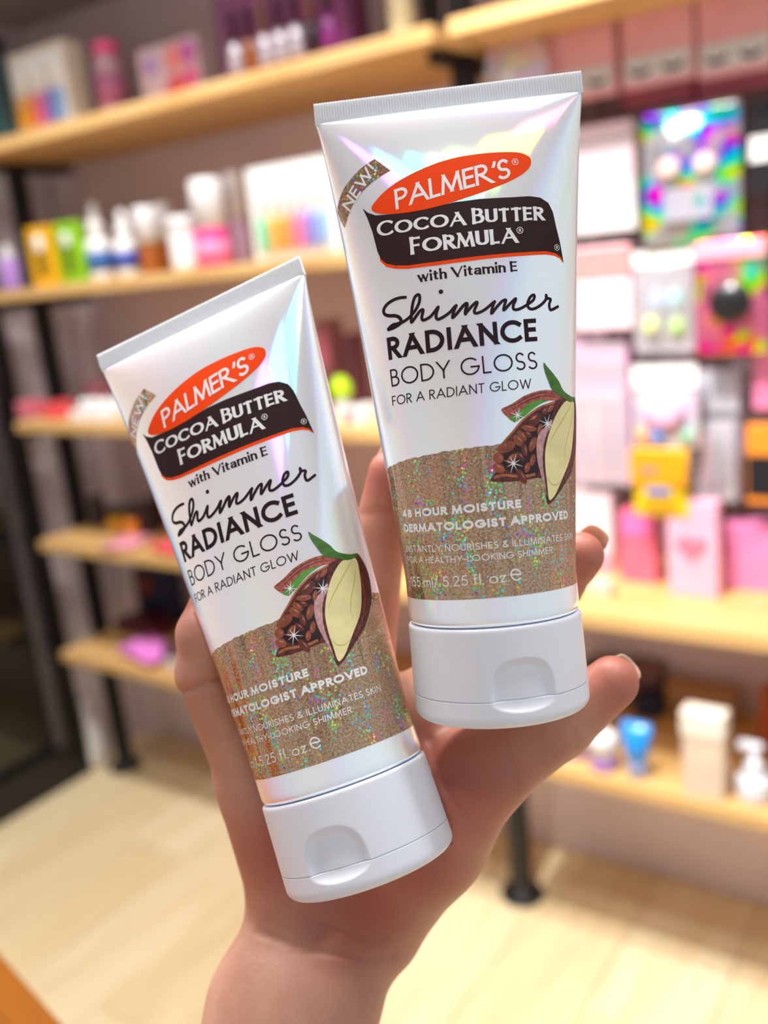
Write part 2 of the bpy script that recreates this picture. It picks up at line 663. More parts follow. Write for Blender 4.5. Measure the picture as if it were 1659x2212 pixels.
for k in (1, 2, 3, 4, 5):
    tag(box('shelf_board', (-2.055, FRONT_Y, SH[k]), (-0.800, BACK_Y, TOP[k]), shelf_m, None, 0.003), 'pine shelf board, %s of the five in the left bay' % NTH[k], 'shelf', 'pine shelf boards')
for k, w_ in ((1, 'above the pink eyelash boxes'), (4, 'under the standing pink boxes'), (5, 'under the blue tube and beige box')):
    tag(box('shelf_board', (-0.770, FRONT_Y, SH[k]), (0.42, BACK_Y, TOP[k]), shelf_m, None, 0.003), 'pine shelf board in the right bay ' + w_, 'shelf', 'pine shelf boards')

# wire grid panel for the hanging packets
wire_m = mat('grid_wire_dark', '#6a5258', 0.5)
back_m = mat('grid_backing_mauve', '#a28a92', 0.7)
grid = thing('grid_panel', 'dark wire grid panel on the wall behind the hanging packets', 'grid panel', (0, 0, 0))
GX0, GX1, GZ0, GZ1, GY = -0.74, 0.32, 0.735, 1.60, WALL_Y - 0.028
box('backing', (GX0, GY + 0.012, GZ0), (GX1, WALL_Y - 0.002, GZ1), back_m, grid)
n = int((GX1 - GX0) / 0.04)
for i in range(n + 1):
    x = GX0 + (GX1 - GX0) * i / n
    box('upright_wire', (x - 0.0022, GY - 0.003, GZ0), (x + 0.0022, GY + 0.003, GZ1), wire_m, grid)
n = int((GZ1 - GZ0) / 0.08)
for i in range(n + 1):
    z = GZ0 + (GZ1 - GZ0) * i / n
    box('cross_wire', (GX0, GY - 0.007, z - 0.0022), (GX1, GY - 0.003, z + 0.0022), wire_m, grid)

# corner of a wooden table close to the viewer
tp = [atz(0, 2055, 0.85), atz(140, 2212, 0.85)]
ang = math.atan2(tp[1][1] - tp[0][1], tp[1][0] - tp[0][0])
tb = thing('table', 'orange brown wooden table at the bottom left corner of the photo', 'table', (tp[0][0], tp[0][1], 0), ang)
box('table_top', (-0.55, -0.62, 0.822), (0.45, 0.0, 0.85), table_m, tb, 0.004)
for lx in (-0.50, 0.40):
    for ly in (-0.57, -0.05):
        box('leg', (lx - 0.025, ly - 0.025, 0), (lx + 0.025, ly + 0.025, 0.822), table_m, tb, 0.003)
# ------------------------------------------------------------------ the two tubes
# millimetres in the tube's own frame: x across, y along the axis from the cap's end, z out of the printed front
R_BODY, Y_SH, Y_CR, Y_TOP, Y_CAP, Y_SEAM = 24.3, 35.74, 172.49, 178.07, 27.11, 7.60
PER = 2 * pi * R_BODY


def ell_per(a, b):
    h = ((a - b) / (a + b)) ** 2
    return pi * (a + b) * (1 + 3 * h / (10 + np.sqrt(4 - 3 * h)))


def section(y):
    y = np.asarray(y, float)
    t = (y - Y_SH) / (Y_CR - Y_SH)
    t = np.where(t < 0.06, np.where(t < -0.06, 0.0, (t + 0.06) ** 2 / 0.24), t)      # soft start of the taper
    b = np.minimum(R_BODY * np.sqrt(1 - np.clip(t, 0, 1)) + 0.4, R_BODY)     # a full tube: flat at the seal, round at the cap
    lo, hi = b * 0 + 10, b * 0 + 60
    for _ in range(40):
        mid = (lo + hi) / 2
        g = ell_per(mid, b) < PER
        lo, hi = np.where(g, mid, lo), np.where(g, hi, mid)
    return (lo + hi) / 2, b


YG = Y_CR - (Y_CR - 26) * np.linspace(1, 0, 420) ** 1.6
UG = np.linspace(-PER / 2, PER / 2, 385)
_th = np.linspace(-pi, pi, 1441)
TX = np.empty((len(YG), len(UG)))
TZ = np.empty_like(TX)
for _i, _y in enumerate(YG):
    _a, _b = section(_y)
    _X, _Z = _a * np.sin(_th), _b * np.cos(_th)
    _s = np.concatenate([[0], np.cumsum(np.hypot(np.diff(_X), np.diff(_Z)))])
    _s = (_s / _s[-1] - 0.5) * PER
    TX[_i] = np.interp(UG, _s, _X)
    TZ[_i] = np.interp(UG, _s, _Z)


def surf(u, y, off=0.0):
    """flat label millimetres (around, along) to the tube surface, lifted by off"""
    u = np.asarray(u, float)
    y = np.asarray(y, float)

    def p(u, y):
        fi = np.clip(np.interp(y, YG, np.arange(len(YG))), 0, len(YG) - 1.001)
        fj = np.clip((u - UG[0]) / (UG[1] - UG[0]), 0, len(UG) - 1.001)
        i, j = fi.astype(int), fj.astype(int)
        a, b = fi - i, fj - j

        def bl(T):
            return (T[i, j] * (1 - a) + T[i + 1, j] * a) * (1 - b) + (T[i, j + 1] * (1 - a) + T[i + 1, j + 1] * a) * b
        return np.stack([bl(TX), y, bl(TZ)], -1)
    q = p(u, y)
    if off:
        du = p(u + .4, y) - p(u - .4, y)
        dy = p(u, y + .4) - p(u, y - .4)
        n = np.cross(du, dy)
        n /= np.linalg.norm(n, axis=-1, keepdims=True) + 1e-12
        q = q + n * off
    return q


MM = 0.001


def mesh_mm(name, verts, faces, m, smooth=True, uv=None):
    me = bpy.data.meshes.new(name)
    me.from_pydata([tuple(map(float, v)) for v in np.asarray(verts) * MM], [], [tuple(map(int, f)) for f in faces])
    me.materials.append(m)
    if smooth:
        me.polygons.foreach_set('use_smooth', [True] * len(me.polygons))
    if uv is not None:
        l = me.uv_layers.new(name='UVMap')
        idx = np.empty(len(me.loops), int)
        me.loops.foreach_get('vertex_index', idx)
        l.data.foreach_set('uv', np.asarray(uv)[idx].astype(np.float32).ravel())
    me.update()
    return me


def catmull(pts, n=6, closed=False):
    P = [np.array(p, float) for p in pts]
    if len(P) < 3:
        return P
    out = []
    N = len(P)
    rg = range(N if closed else N - 1)
    for i in rg:
        p1, p2 = P[i], P[(i + 1) % N]
        p0 = P[i - 1] if (closed or i > 0) else 2 * p1 - p2
        p3 = P[(i + 2) % N] if (closed or i + 2 < N) else 2 * p2 - p1
        for k in range(n):
            t = k / n
            out.append(0.5 * ((2 * p1) + (-p0 + p2) * t + (2 * p0 - 5 * p1 + 4 * p2 - p3) * t * t + (-p0 + 3 * p1 - 3 * p2 + p3) * t ** 3))
    if not closed:
        out.append(P[-1])
    return out


def patch(name, outline, m, off, maxlen=1.3, smooth_outline=0):
    """a printed patch: outline in label mm, filled, diced and laid on the tube"""
    if smooth_outline:
        outline = catmull(outline, smooth_outline, True)
    bm = bmesh.new()
    vs_ = [bm.verts.new((float(p[0]), float(p[1]), 0)) for p in outline]
    es = [bm.edges.new((vs_[i], vs_[(i + 1) % len(vs_)])) for i in range(len(vs_))]
    bmesh.ops.triangle_fill(bm, use_beauty=True, edges=es)
    for _ in range(9):
        long = [e for e in bm.edges if e.calc_length() > maxlen]
        if not long:
            break
        bmesh.ops.subdivide_edges(bm, edges=long, cuts=1)
        bmesh.ops.triangulate(bm, faces=[f for f in bm.faces if len(f.verts) > 3])
    bmesh.ops.recalc_face_normals(bm, faces=bm.faces[:])
    bm.verts.index_update()
    uv = np.array([v.co[:2] for v in bm.verts])
    fs = []
    for f in bm.faces:
        ids = [v.index for v in f.verts]
        a, b, c = uv[ids[0]], uv[ids[1]], uv[ids[2]]
        if (b[0] - a[0]) * (c[1] - a[1]) - (b[1] - a[1]) * (c[0] - a[0]) < 0:
            ids = ids[::-1]
        fs.append(ids)
    bm.free()
    return mesh_mm(name, surf(uv[:, 0], uv[:, 1], off), fs, m, True, uv)


class Ink:
    """collects flat ribbons in label millimetres, then lays them on the tube"""

    def __init__(self):
        self.v, self.f = [], []

    def ribbon(self, pts, wid, fn=lambda p: p, maxlen=0.7, square=True, clamp=None):
        P = [np.array(p, float) for p in pts]
        Wd = list(wid) if hasattr(wid, '__len__') else [wid] * len(P)
        if square and np.linalg.norm(P[0] - P[-1]) > 1e-6:
            d = P[0] - P[1]
            P[0] = P[0] + d / (np.linalg.norm(d) + 1e-9) * Wd[0] / 2
            d = P[-1] - P[-2]
            P[-1] = P[-1] + d / (np.linalg.norm(d) + 1e-9) * Wd[-1] / 2
        Q, Wq = [], []
        for i in range(len(P) - 1):
            n_ = max(1, int(np.linalg.norm(P[i + 1] - P[i]) / maxlen))
            for k in range(n_):
                Q.append(P[i] + (P[i + 1] - P[i]) * k / n_)
                Wq.append(Wd[i] + (Wd[i + 1] - Wd[i]) * k / n_)
        Q.append(P[-1])
        Wq.append(Wd[-1])
        closed = np.linalg.norm(Q[0] - Q[-1]) < 1e-6
        base = len(self.v)
        for i in range(len(Q)):
            a = Q[i] - Q[i - 1] if i > 0 else (Q[-1] - Q[-2] if closed else Q[1] - Q[0])
            b = Q[i + 1] - Q[i] if i < len(Q) - 1 else (Q[1] - Q[0] if closed else Q[-1] - Q[-2])
            a = a / (np.linalg.norm(a) + 1e-12)
            b = b / (np.linalg.norm(b) + 1e-12)
            t = a + b
            if np.linalg.norm(t) < 1e-6:
                t = b
            t /= np.linalg.norm(t)
            nrm = np.array([-t[1], t[0]])
            mit = 1 / max(0.8, float(np.dot(t, b)))
            for sgn in (1, -1):
                p = Q[i] + nrm * sgn * Wq[i] / 2 * mit
                if clamp:
                    p[1] = min(max(p[1], clamp[0]), clamp[1])
                self.v.append(fn(p))
        for i in range(len(Q) - 1):
            k = base + 2 * i
            self.f.append((k + 1, k + 3, k + 2, k))

    def slant(self, a, b, wid, fn, clamp, n_=6):
        """diagonal stroke cut off level at top and bottom"""
        if a[1] > b[1]:
            a, b = b, a
        d = b - a
        hw = wid / 2 * np.linalg.norm(d) / d[1]
        base = len(self.v)
        for i in range(n_ + 1):
            y = clamp[0] + (clamp[1] - clamp[0]) * i / n_
            x = a[0] + d[0] * (y - a[1]) / d[1]
            self.v.append(fn(np.array([x - hw, y])))
            self.v.append(fn(np.array([x + hw, y])))
        for i in range(n_):
            k = base + 2 * i
            self.f.append((k, k + 1, k + 3, k + 2))

    def disc(self, c, r, fn=lambda p: p, n=16):
        b = len(self.v)
        self.v.append(fn(np.array(c, float)))
        for k in range(n):
            a = 2 * pi * k / n
            self.v.append(fn(np.array([c[0] + r * math.cos(a), c[1] + r * math.sin(a)])))
        for k in range(n):
            self.f.append((b, b + 1 + k, b + 1 + (k + 1) % n))

    def mesh(self, name, m, off):
        uv = np.array(self.v)
        return mesh_mm(name, surf(uv[:, 0], uv[:, 1], off), self.f, m, False)


# ---- a small stroke alphabet: (skeleton width, strokes); skeleton box is 0..1 high
def arc(cx, cy, rx, ry, a0, a1):
    n_ = max(5, int(abs(a1 - a0) / 15))
    return [(cx + rx * math.cos(math.radians(a0 + (a1 - a0) * k / n_)), cy + ry * math.sin(math.radians(a0 + (a1 - a0) * k / n_))) for k in range(n_ + 1)]


def sm(pts):
    return [tuple(p) for p in catmull(pts, 5)]


THIN = 0.62
G = {
    'A': (.78, [([(0, 0), (.39, 1)], THIN), [(.78, 0), (.39, 1)], ([(.15, .33), (.63, .33)], .8)]),
    'B': (.47, [[(0, 0), (0, 1)], [(0, 1), (.2, 1)] + arc(.2, .77, .2, .23, 90, -90)[1:] + [(0, .54)], [(0, .54), (.22, .54)] + arc(.22, .27, .25, .27, 90, -90)[1:] + [(0, 0)]]),
    'C': (.78, [arc(.46, .5, .46, .5, 48, 312)]),
    'D': (.66, [[(0, 0), (0, 1)], [(0, 1), (.18, 1)] + arc(.18, .5, .48, .5, 90, -90)[1:] + [(0, 0)]]),
    'E': (.40, [[(0, 0), (0, 1)], [(0, 1), (.40, 1)], [(0, .53), (.36, .53)], [(0, 0), (.40, 0)]]),
    'F': (.38, [[(0, 0), (0, 1)], [(0, 1), (.38, 1)], [(0, .50), (.33, .50)]]),
    'G': (.92, [arc(.46, .5, .46, .5, 48, 355), [(.92, .46), (.52, .46)]]),
    'H': (.60, [[(0, 0), (0, 1)], [(.6, 0), (.6, 1)], [(0, .53), (.6, .53)]]),
    'I': (0, [[(0, 0), (0, 1)]]),
    'K': (.50, [[(0, 0), (0, 1)], [(.48, 1), (.02, .46)], [(.16, .60), (.5, 0)]]),
    'L': (.36, [[(0, 0), (0, 1)], [(0, 0), (.36, 0)]]),
    'M': (.84, [([(0, 0), (.10, 1)], THIN), [(.10, 1), (.42, .06)], ([(.42, .06), (.74, 1)], THIN), [(.74, 1), (.84, 0)]]),
    'N': (.62, [([(0, 0), (0, 1)], .85), [(0, 1), (.62, 0)], ([(.62, 0), (.62, 1)], .85)]),
    'O': (.94, [arc(.47, .5, .47, .5, 0, 360)]),
    'P': (.47, [[(0, 0), (0, 1)], [(0, 1), (.22, 1)] + arc(.22, .74, .25, .26, 90, -90)[1:] + [(0, .48)]]),
    'R': (.48, [[(0, 0), (0, 1)], [(0, 1), (.20, 1)] + arc(.20, .75, .25, .25, 90, -90)[1:] + [(0, .50)], [(.18, .50), (.48, 0)]]),
    'S': (.46, [arc(.23, .74, .20, .26, 38, 270) + arc(.23, .24, .23, .24, 90, -145)[1:]]),
    'T': (.50, [[(0, 1), (.5, 1)], [(.25, 0), (.25, 1)]]),
    'U': (.54, [[(0, 1), (0, .27)] + arc(.27, .27, .27, .27, 180, 360)[1:] + [(.54, 1)]]),
    'V': (.74, [[(0, 1), (.37, 0)], ([(.74, 1), (.37, 0)], THIN)]),
    'W': (1.08, [[(0, 1), (.27, 0)], ([(.27, 0), (.54, .95)], THIN), [(.54, .95), (.81, 0)], ([(.81, 0), (1.08, 1)], THIN)]),
    'Y': (.64, [[(0, 1), (.32, .46)], [(.64, 1), (.32, .46)], [(.32, .46), (.32, 0)]]),
    '4': (.58, [[(.42, 0), (.42, 1)], [(.42, 1), (0, .28)], [(0, .28), (.58, .28)]]),
    '8': (.46, [arc(.23, .76, .19, .24, 0, 360), arc(.23, .26, .23, .26, 0, 360)]),
    '1': (.17, [[(.17, 0), (.17, 1)], [(.17, 1), (0, .86)]]),
    '5': (.46, [[(.42, 1), (.10, 1)], [(.10, 1), (.05, .56)], arc(.21, .31, .25, .31, 128, -140)]),
    '2': (.46, [arc(.23, .73, .22, .27, 165, -30) + [(0, 0)], [(0, 0), (.46, 0)]]),
    '.': (0, [[(0, 0), (0, .02)]]),
    '/': (.36, [[(0, -.12), (.36, 1.12)]]),
    '-': (.24, [[(0, .36), (.24, .36)]]),
    '!': (0, [[(0, .34), (0, 1)], [(0, 0), (0, .02)]]),
    "'": (.04, [[(.06, 1), (.05, .93), (0, .78)]]),
    '&': (.66, [sm([(.66, 0), (.36, .42), (.15, .72), (.17, .92), (.30, 1), (.43, .92), (.42, .75), (.28, .6), (.08, .42), (.0, .22), (.1, .04), (.28, 0), (.46, .1), (.6, .36)])]),
    'l': (0, [[(0, 0), (0, 1.05)]]),
    'f': (.24, [[(.10, 0), (.10, .84)] + arc(.26, .84, .16, .2, 180, 95)[1:], [(0, .62), (.24, .62)]]),
    'm': (.76, [[(0, 0), (0, .64)], [(0, .42)] + arc(.19, .42, .19, .22, 180, 0)[1:] + [(.38, 0)], [(.38, .42)] + arc(.57, .42, .19, .22, 180, 0)[1:] + [(.76, 0)]]),
    'n': (.38, [[(0, 0), (0, .64)], [(0, .42)] + arc(.19, .42, .19, .22, 180, 0)[1:] + [(.38, 0)]]),
    'h': (.38, [[(0, 0), (0, 1.05)], [(0, .42)] + arc(.19, .42, .19, .22, 180, 0)[1:] + [(.38, 0)]]),
    'o': (.60, [arc(.30, .32, .30, .32, 0, 360)]),
    'z': (.40, [[(0, .64), (.40, .64)], [(.40, .64), (0, 0)], [(0, 0), (.40, 0)]]),
    'i': (0, [[(0, 0), (0, .60)], [(0, 1.02), (0, 1.04)]]),
    't': (.26, [[(.10, .84), (.10, .14)] + arc(.22, .14, .12, .14, 180, 290)[1:], [(0, .64), (.26, .64)]]),
    'a': (.40, [sm([(.03, .56), (.12, .63), (.25, .64), (.36, .56), (.38, .42)]) + [(.38, 0)], sm([(.38, .38), (.2, .35), (.05, .28), (.0, .15), (.07, .02), (.2, .01), (.38, .15)])]),
    'w': (.72, [[(0, .64), (.18, 0)], ([(.18, 0), (.36, .62)], THIN), [(.36, .62), (.54, 0)], ([(.54, 0), (.72, .64)], THIN)]),
    'e': (.60, [[(.02, .34), (.60, .34)] + arc(.30, .32, .30, .32, 5, 318)[1:]]),
}


def text_line(ink, s, O, X, Yv, w=0.12, optima=False, track=0.16, small=None, space=0.38, narrow=1.0):
    """set a line of strokes between label points O (start of baseline), X (end of baseline), Yv (top of first capital)"""
    O, X, Yv = (np.array(p, float) for p in (O, X, Yv))
    glyphs, x = [], 0.0
    first = True
    for ch in s:
        if ch == ' ':
            x += space
            first = True
            continue
        k = 1.0
        if small and not first:
            k = small
        first = False
        Wd, st = G[ch]
        glyphs.append((x, k, st))
        x += (Wd * narrow * k + w + track)
    total = x - track
    hv = Yv - O
    ex = (X - O)
    L = np.linalg.norm(ex)
    H = np.linalg.norm(hv)
    sx = L / total                      # mm per unit across

    def fn(p):
        return O + ex * (p[0] / total) + hv * p[1]
    asp = sx / H                        # squeeze of the line
    for gx, k, st in glyphs:
        for stroke in st:
            mult = 1.0
            if isinstance(stroke, tuple):
                stroke, mult = stroke
            if not optima:
                mult = 1.0
            pts = [np.array([gx + w / 2 + p[0] * narrow * k, w / 2 + p[1] * (k - w)]) for p in stroke]
            P = [np.array([p[0] * asp, p[1]]) for p in pts]      # true proportions: unit = cap height
            ys = [p[1] for p in P]
            if len(P) == 2 and abs(P[0][0] - P[1][0]) > 0.03 and abs(P[0][1] - P[1][1]) > 0.15:
                ink.slant(P[0], P[1], w * mult, lambda p: fn((p[0] / asp, p[1])), (min(ys) - w / 2, max(ys) + w / 2))
                continue
            if optima and len(P) > 2:
                wd = []
                for i in range(len(P)):
                    d = P[min(i + 1, len(P) - 1)] - P[max(i - 1, 0)]
                    d /= np.linalg.norm(d) + 1e-9
                    wd.append(w * (0.52 + 0.58 * abs(d[1])))
            elif optima:
                d = (P[1] - P[0]) / np.linalg.norm(P[1] - P[0])
                k2 = w * mult * (0.62 + 0.40 * abs(d[1]))
                P = [P[0], P[0] * .7 + P[1] * .3, P[0] * .3 + P[1] * .7, P[1]]
                wd = [k2 * 1.14, k2 * .94, k2 * .94, k2 * 1.14]
            else:
                wd = w
            ink.ribbon(P, wd, lambda p: fn((p[0] / asp, p[1])), maxlen=0.6 / H * 1.0, clamp=(min(ys) - w / 2, max(ys) + w / 2))


def reg_mark(ink, c, r, w):
    """registered mark: ring with a small R"""
    c = np.array(c)
    ink.ribbon([c + r * np.array([math.cos(a), math.sin(a)]) for a in np.linspace(0, 2 * pi, 21)], w, maxlen=0.4)
    text_line(ink, 'R', c + (-r * .36, -r * .5), c + (r * .42, -r * .5), c + (-r * .36, r * .52), 0.2)


ART = {
'oval': [(-24.11,144.35),(-23.16,145.7),(-19.75,148.41),(-14.93,150.95),(-7.72,153.5),(-0.17,155.11),(7.25,155.55),(14.64,155.36),(18.56,154.79),(20.71,153.61),(21.24,152.28),(20.65,150.5),(17.91,148.33),(12.72,146.12),(6.14,144.16),(-1.33,142.44),(-8.78,141.41),(-15.79,141.35),(-20.88,142.07),(-23.42,143.18)],
'banner': [(-26.8,144.92),(-25.31,143.32),(-23.0,142.07),(-17.81,141.5),(-8.78,141.41),(-0.61,142.35),(5.98,142.48),(14.81,142.23),(19.84,142.25),(22.9,141.75),(25.16,140.21),(26.32,137.71),(27.09,133.24),(27.98,129.3),(28.86,123.66),(27.97,125.05),(26.2,126.03),(23.11,126.6),(17.28,126.51),(9.3,126.42),(-0.4,126.29),(-7.69,126.17),(-15.15,126.35),(-18.71,126.91),(-21.27,127.87),(-22.75,129.42),(-23.59,131.76),(-24.56,137.79),(-25.73,142.12)],
'stripe': [(28.85,123.51),(27.64,124.84),(25.86,125.53),(23.04,125.86),(17.21,125.72),(9.22,125.63),(-0.48,125.4),(-7.77,125.33),(-15.22,125.56),(-18.79,126.17),(-21.36,127.14),(-23.06,129.13),(-23.19,130.42),(-22.74,129.52),(-21.26,128.02),(-18.7,127.06),(-15.14,126.45),(-7.68,126.32),(-0.39,126.43),(9.32,126.57),(17.3,126.65),(23.12,126.75),(26.21,126.18),(27.99,125.2)],
'newb': [(-21.81,158.32),(-17.58,154.14),(-20.28,153.03),(-23.05,151.74),(-25.12,150.47),(-27.17,149.02),(-29.26,147.08),(-30.58,145.52),(-31.6,144.11),(-32.57,142.7),(-33.91,140.98),(-35.22,143.54),(-36.02,146.18),(-35.49,147.49),(-34.33,149.02),(-33.15,150.47),(-31.71,152.08),(-30.2,153.39),(-28.44,154.68),(-26.28,156.24),(-23.9,157.47)],
't_new': [(-31.33,144.87),(-22.01,154.85),(-34.0,147.78)],
'S': [(-16.73,117.83),(-18.1,117.94),(-19.87,117.79),(-21.95,117.09),(-23.29,116.11),(-23.76,115.04),(-23.35,114.15),(-22.18,113.61),(-20.38,113.3),(-19.19,112.69),(-18.68,111.71),(-19.02,110.96),(-20.92,110.21),(-22.75,109.95)],
'S2': [(-22.75,109.95),(-21.42,110.7),(-19.55,111.04),(-18.29,111.16),(-16.65,111.87),(-15.18,112.94),(-14.07,114.07),(-13.19,115.4),(-12.73,116.79),(-12.8,117.78),(-13.28,117.98),(-14.08,117.41),(-14.7,116.11),(-15.22,114.25),(-15.55,112.35),(-15.66,110.74),(-14.25,112.15),(-12.97,113.42),(-12.2,113.71),(-12.17,113.14),(-12.63,111.75),(-12.54,110.92),(-11.89,110.83),(-10.37,111.42),(-8.96,112.68),(-7.89,113.83),(-8.51,112.3),(-8.71,111.03),(-8.19,110.47),(-6.72,110.93),(-4.87,111.99),(-3.66,113.13),(-3.06,113.54),(-3.73,112.33),(-4.3,110.46),(-3.02,111.44),(-1.46,113.03),(-0.28,113.78),(-0.09,113.36),(-0.59,112.12),(-0.78,111.01)],
'S3': [(-0.81,111.03),(0.83,112.71),(2.09,113.76),(2.59,113.88),(2.45,113.22),(1.75,111.94),(1.67,111.1),(2.48,110.93),(4.19,111.52),(5.78,112.56),(7.29,113.61),(6.78,112.64),(6.16,110.5),(7.54,111.9),(9.2,113.45),(10.26,113.88),(10.29,113.37),(9.74,112.06),(9.65,111.14),(11.32,112.62),(12.99,113.95),(13.03,113.52),(12.3,112.22),(12.29,111.21),(13.22,110.98),(14.65,111.41),(16.5,112.33),(18.03,113.28),(18.58,114.27),(18.36,114.78),(17.41,114.31),(16.57,113.0),(16.37,111.83),(16.92,111.04),(18.18,111.0),(20.12,111.86),(21.77,113.18),(22.25,114.19),(22.19,114.61),(22.22,113.85),(23.38,113.59),(23.45,113.17),(22.96,112.16),(23.04,110.81),(23.74,110.64),(25.84,111.51)],
'm0': [(-1.44,113.13),(-0.55,113.79),(-0.13,113.83),(-0.28,113.17),(-0.73,111.87),(-0.81,111.03)],
'dot': [(-6.79,117.9)],
't_palmers': [(-17.09,142.55),(15.18,147.79),(-17.14,148.37)],
't_cocoa': [(-23.24,135.7),(23.53,135.3),(-23.11,140.33)],
't_formula': [(-14.18,129.21),(15.47,129.32),(-14.16,134.23)],
't_vitamin': [(-12.84,121.32),(14.53,121.45),(-13.1,123.69)],
't_radiance': [(-23.86,101.51),(18.3,102.14),(-23.78,107.7)],
't_body': [(-23.99,94.1),(17.68,94.59),(-23.98,98.87)],
't_fora': [(-24.58,88.91),(15.25,89.46),(-24.43,91.55)],
't_hour': [(-26.79,57.83),(9.32,58.01),(-26.42,60.11)],
't_derm': [(-27.11,53.79),(25.79,53.57),(-26.69,56.11)],
't_inst': [(-27.87,48.34),(28.69,47.86),(-27.48,50.14)],
't_healthy': [(-28.08,45.28),(17.96,45.06),(-27.62,47.0)],
't_ml': [(-28.17,38.56),(4.14,39.06),(-27.69,41.33)],
't_est': [(4.6,39.16),(7.65,38.97),(4.89,42.2)],
't_reg1': [(16.75,152.28)],
't_reg2': [(16.16,132.79)],
't_reg3': [(26.81,127.81)],
'leaf': [(19.62,96.27),(20.81,94.92),(22.91,92.75),(24.63,90.72),(25.75,88.87),(27.61,87.67),(30.54,86.81),(32.99,86.78),(31.31,85.61),(28.47,85.45),(26.23,86.4),(23.71,87.5),(21.8,88.84),(20.72,91.38),(19.85,93.87)],
'backpod': [(6.24,84.4),(7.91,85.15),(9.94,86.01),(13.05,87.61),(16.84,88.58),(20.44,88.79),(23.01,88.27),(25.4,86.88),(26.08,85.91),(23.21,85.78),(20.05,85.82),(15.72,84.53),(12.64,82.9),(10.36,81.04),(9.41,80.83),(7.6,82.4)],
'leaf2': [(8.17,81.99),(11.02,83.44),(14.22,85.46),(17.49,86.17),(20.07,85.9),(18.13,85.3),(15.61,84.13),(12.93,82.37),(11.39,81.57),(9.46,80.99)],
'shell': [(28.18,86.22),(25.75,86.43),(22.24,85.61),(18.37,84.57),(15.38,83.32),(12.19,81.3),(9.18,78.38),(6.24,75.88),(4.42,73.45),(3.85,70.62),(4.04,68.85),(2.09,66.91),(1.75,65.73),(4.17,65.31),(7.68,65.1),(11.2,65.22),(14.3,65.48),(16.63,66.02),(18.08,74.17),(18.99,77.36),(21.15,80.21),(24.34,83.27),(27.83,85.06)],
'cavity': [(22.01,84.8),(18.09,83.56),(15.25,82.05),(12.15,79.56),(9.25,77.05),(6.63,74.02),(5.44,71.4),(5.3,69.3),(6.72,67.98),(9.94,66.92),(13.33,66.65),(15.14,66.92),(16.87,74.55),(18.41,78.42),(21.2,81.95)],
'butterpod': [(32.95,86.7),(34.73,83.91),(35.82,80.7),(35.51,76.73),(34.09,72.92),(31.3,68.99),(27.91,65.37),(24.44,62.81),(21.25,60.31),(19.45,58.94),(17.64,58.12),(17.15,59.46),(16.64,63.02),(15.83,66.27),(15.13,69.92),(15.14,73.37),(15.91,76.59),(17.17,77.93),(19.15,79.5),(20.85,80.74),(22.27,82.52),(24.82,84.9),(27.6,85.99),(30.37,86.31)],
'rim': [(20.85,80.74),(19.15,79.5),(17.17,77.93),(15.91,76.59),(15.14,73.37),(15.13,69.92),(15.83,66.27),(16.64,63.02),(17.12,60.11),(16.98,64.19),(16.7,68.56),(17.11,72.31),(17.9,75.09),(19.07,77.34),(20.59,79.06)],
'butter': [(31.31,85.61),(32.06,84.25),(31.76,80.76),(31.02,76.92),(29.31,72.0),(27.45,68.94),(24.97,66.11),(22.64,63.32),(20.4,60.57),(18.4,59.19),(17.78,60.11),(17.68,63.55),(17.48,67.46),(17.73,71.69),(18.63,74.87),(20.04,77.92),(21.8,80.9),(23.91,83.38),(26.42,85.39),(28.57,85.78)],
'swirl1': [(30.3,85.21),(27.67,82.88),(24.26,79.77),(21.26,76.68),(19.1,73.85)],
'swirl2': [(31.48,84.34),(29.49,79.85),(26.81,75.19),(25.56,72.01),(25.49,68.56)],
'swirl3': [(17.64,65.69),(19.01,63.55),(21.16,63.11),(23.45,64.38)],
'spark': [(10.54,82.51),(19.21,79.7),(8.14,69.86)],
'beans': [(15.42,81.02,17.46,82.11,1.56),(13.55,78.83,15.59,78.41,0.94),(11.26,76.96,12.22,75.6,1.04),(12.98,77.2,14.04,76.57,0.79),(10.16,75.76,11.3,74.38,1.25),(14.15,74.53,15.17,76.31,1.04),(11.58,73.25,11.82,71.57,0.94),(6.68,74.4,9.03,75.11,1.56),(11.91,68.43,12.44,69.67,0.83),(10.09,66.19,11.09,64.27,1.15),(4.28,71.67,5.0,70.5,1.46),(4.11,68.93,5.51,68.07,1.25),(18.9,83.16,19.91,84.05,0.83),(20.84,83.82,21.91,84.72,0.73),(7.88,71.16,9.13,72.16,1.04),(10.23,71.51,11.1,70.33,0.83),(16.65,78.25,17.23,79.71,0.73),(13.74,70.31,14.3,71.74,0.83)],
}


# printing inks and plastics
film = film_mat()
glit = glitter_mat()
orange_ink = mat('ink_orange', '#ff4a06', 0.55, vary=0.02, spec=0.15)
brown_ink = mat('ink_dark_brown', '#33201f', 0.55, vary=0.04, spec=0.15)
white_ink = mat('ink_white', '#f1f1f2', 0.4, vary=0.01)
dark_ink = mat('ink_text_brown', '#2c1a20', 0.55, vary=0.03, spec=0.15)
cap_m = mat('cap_white_plastic', '#eef1fb', 0.38, vary=0.01, sss=0.15)
leaf_ink = mat('ink_leaf_green', '#47792f', 0.4, vary=0.25, scale=500)
leaf2_ink = mat('ink_leaf_bright', '#569a3c', 0.4, vary=0.15, scale=500)
pod_ink = mat('ink_pod_red_brown', '#a85a4c', 0.4, vary=0.4, scale=900)
shell_ink = mat('ink_pod_shell', '#5d2b26', 0.4, vary=0.5, scale=800)
edge_ink = mat('ink_pod_edge', '#a8683f', 0.4, vary=0.35, scale=420)
cav_ink = mat('ink_pod_cavity', '#2c1416', 0.4, vary=0.3, scale=380)
bean_ink = mat('ink_bean', '#8c4a34', 0.4, vary=0.3, scale=350)
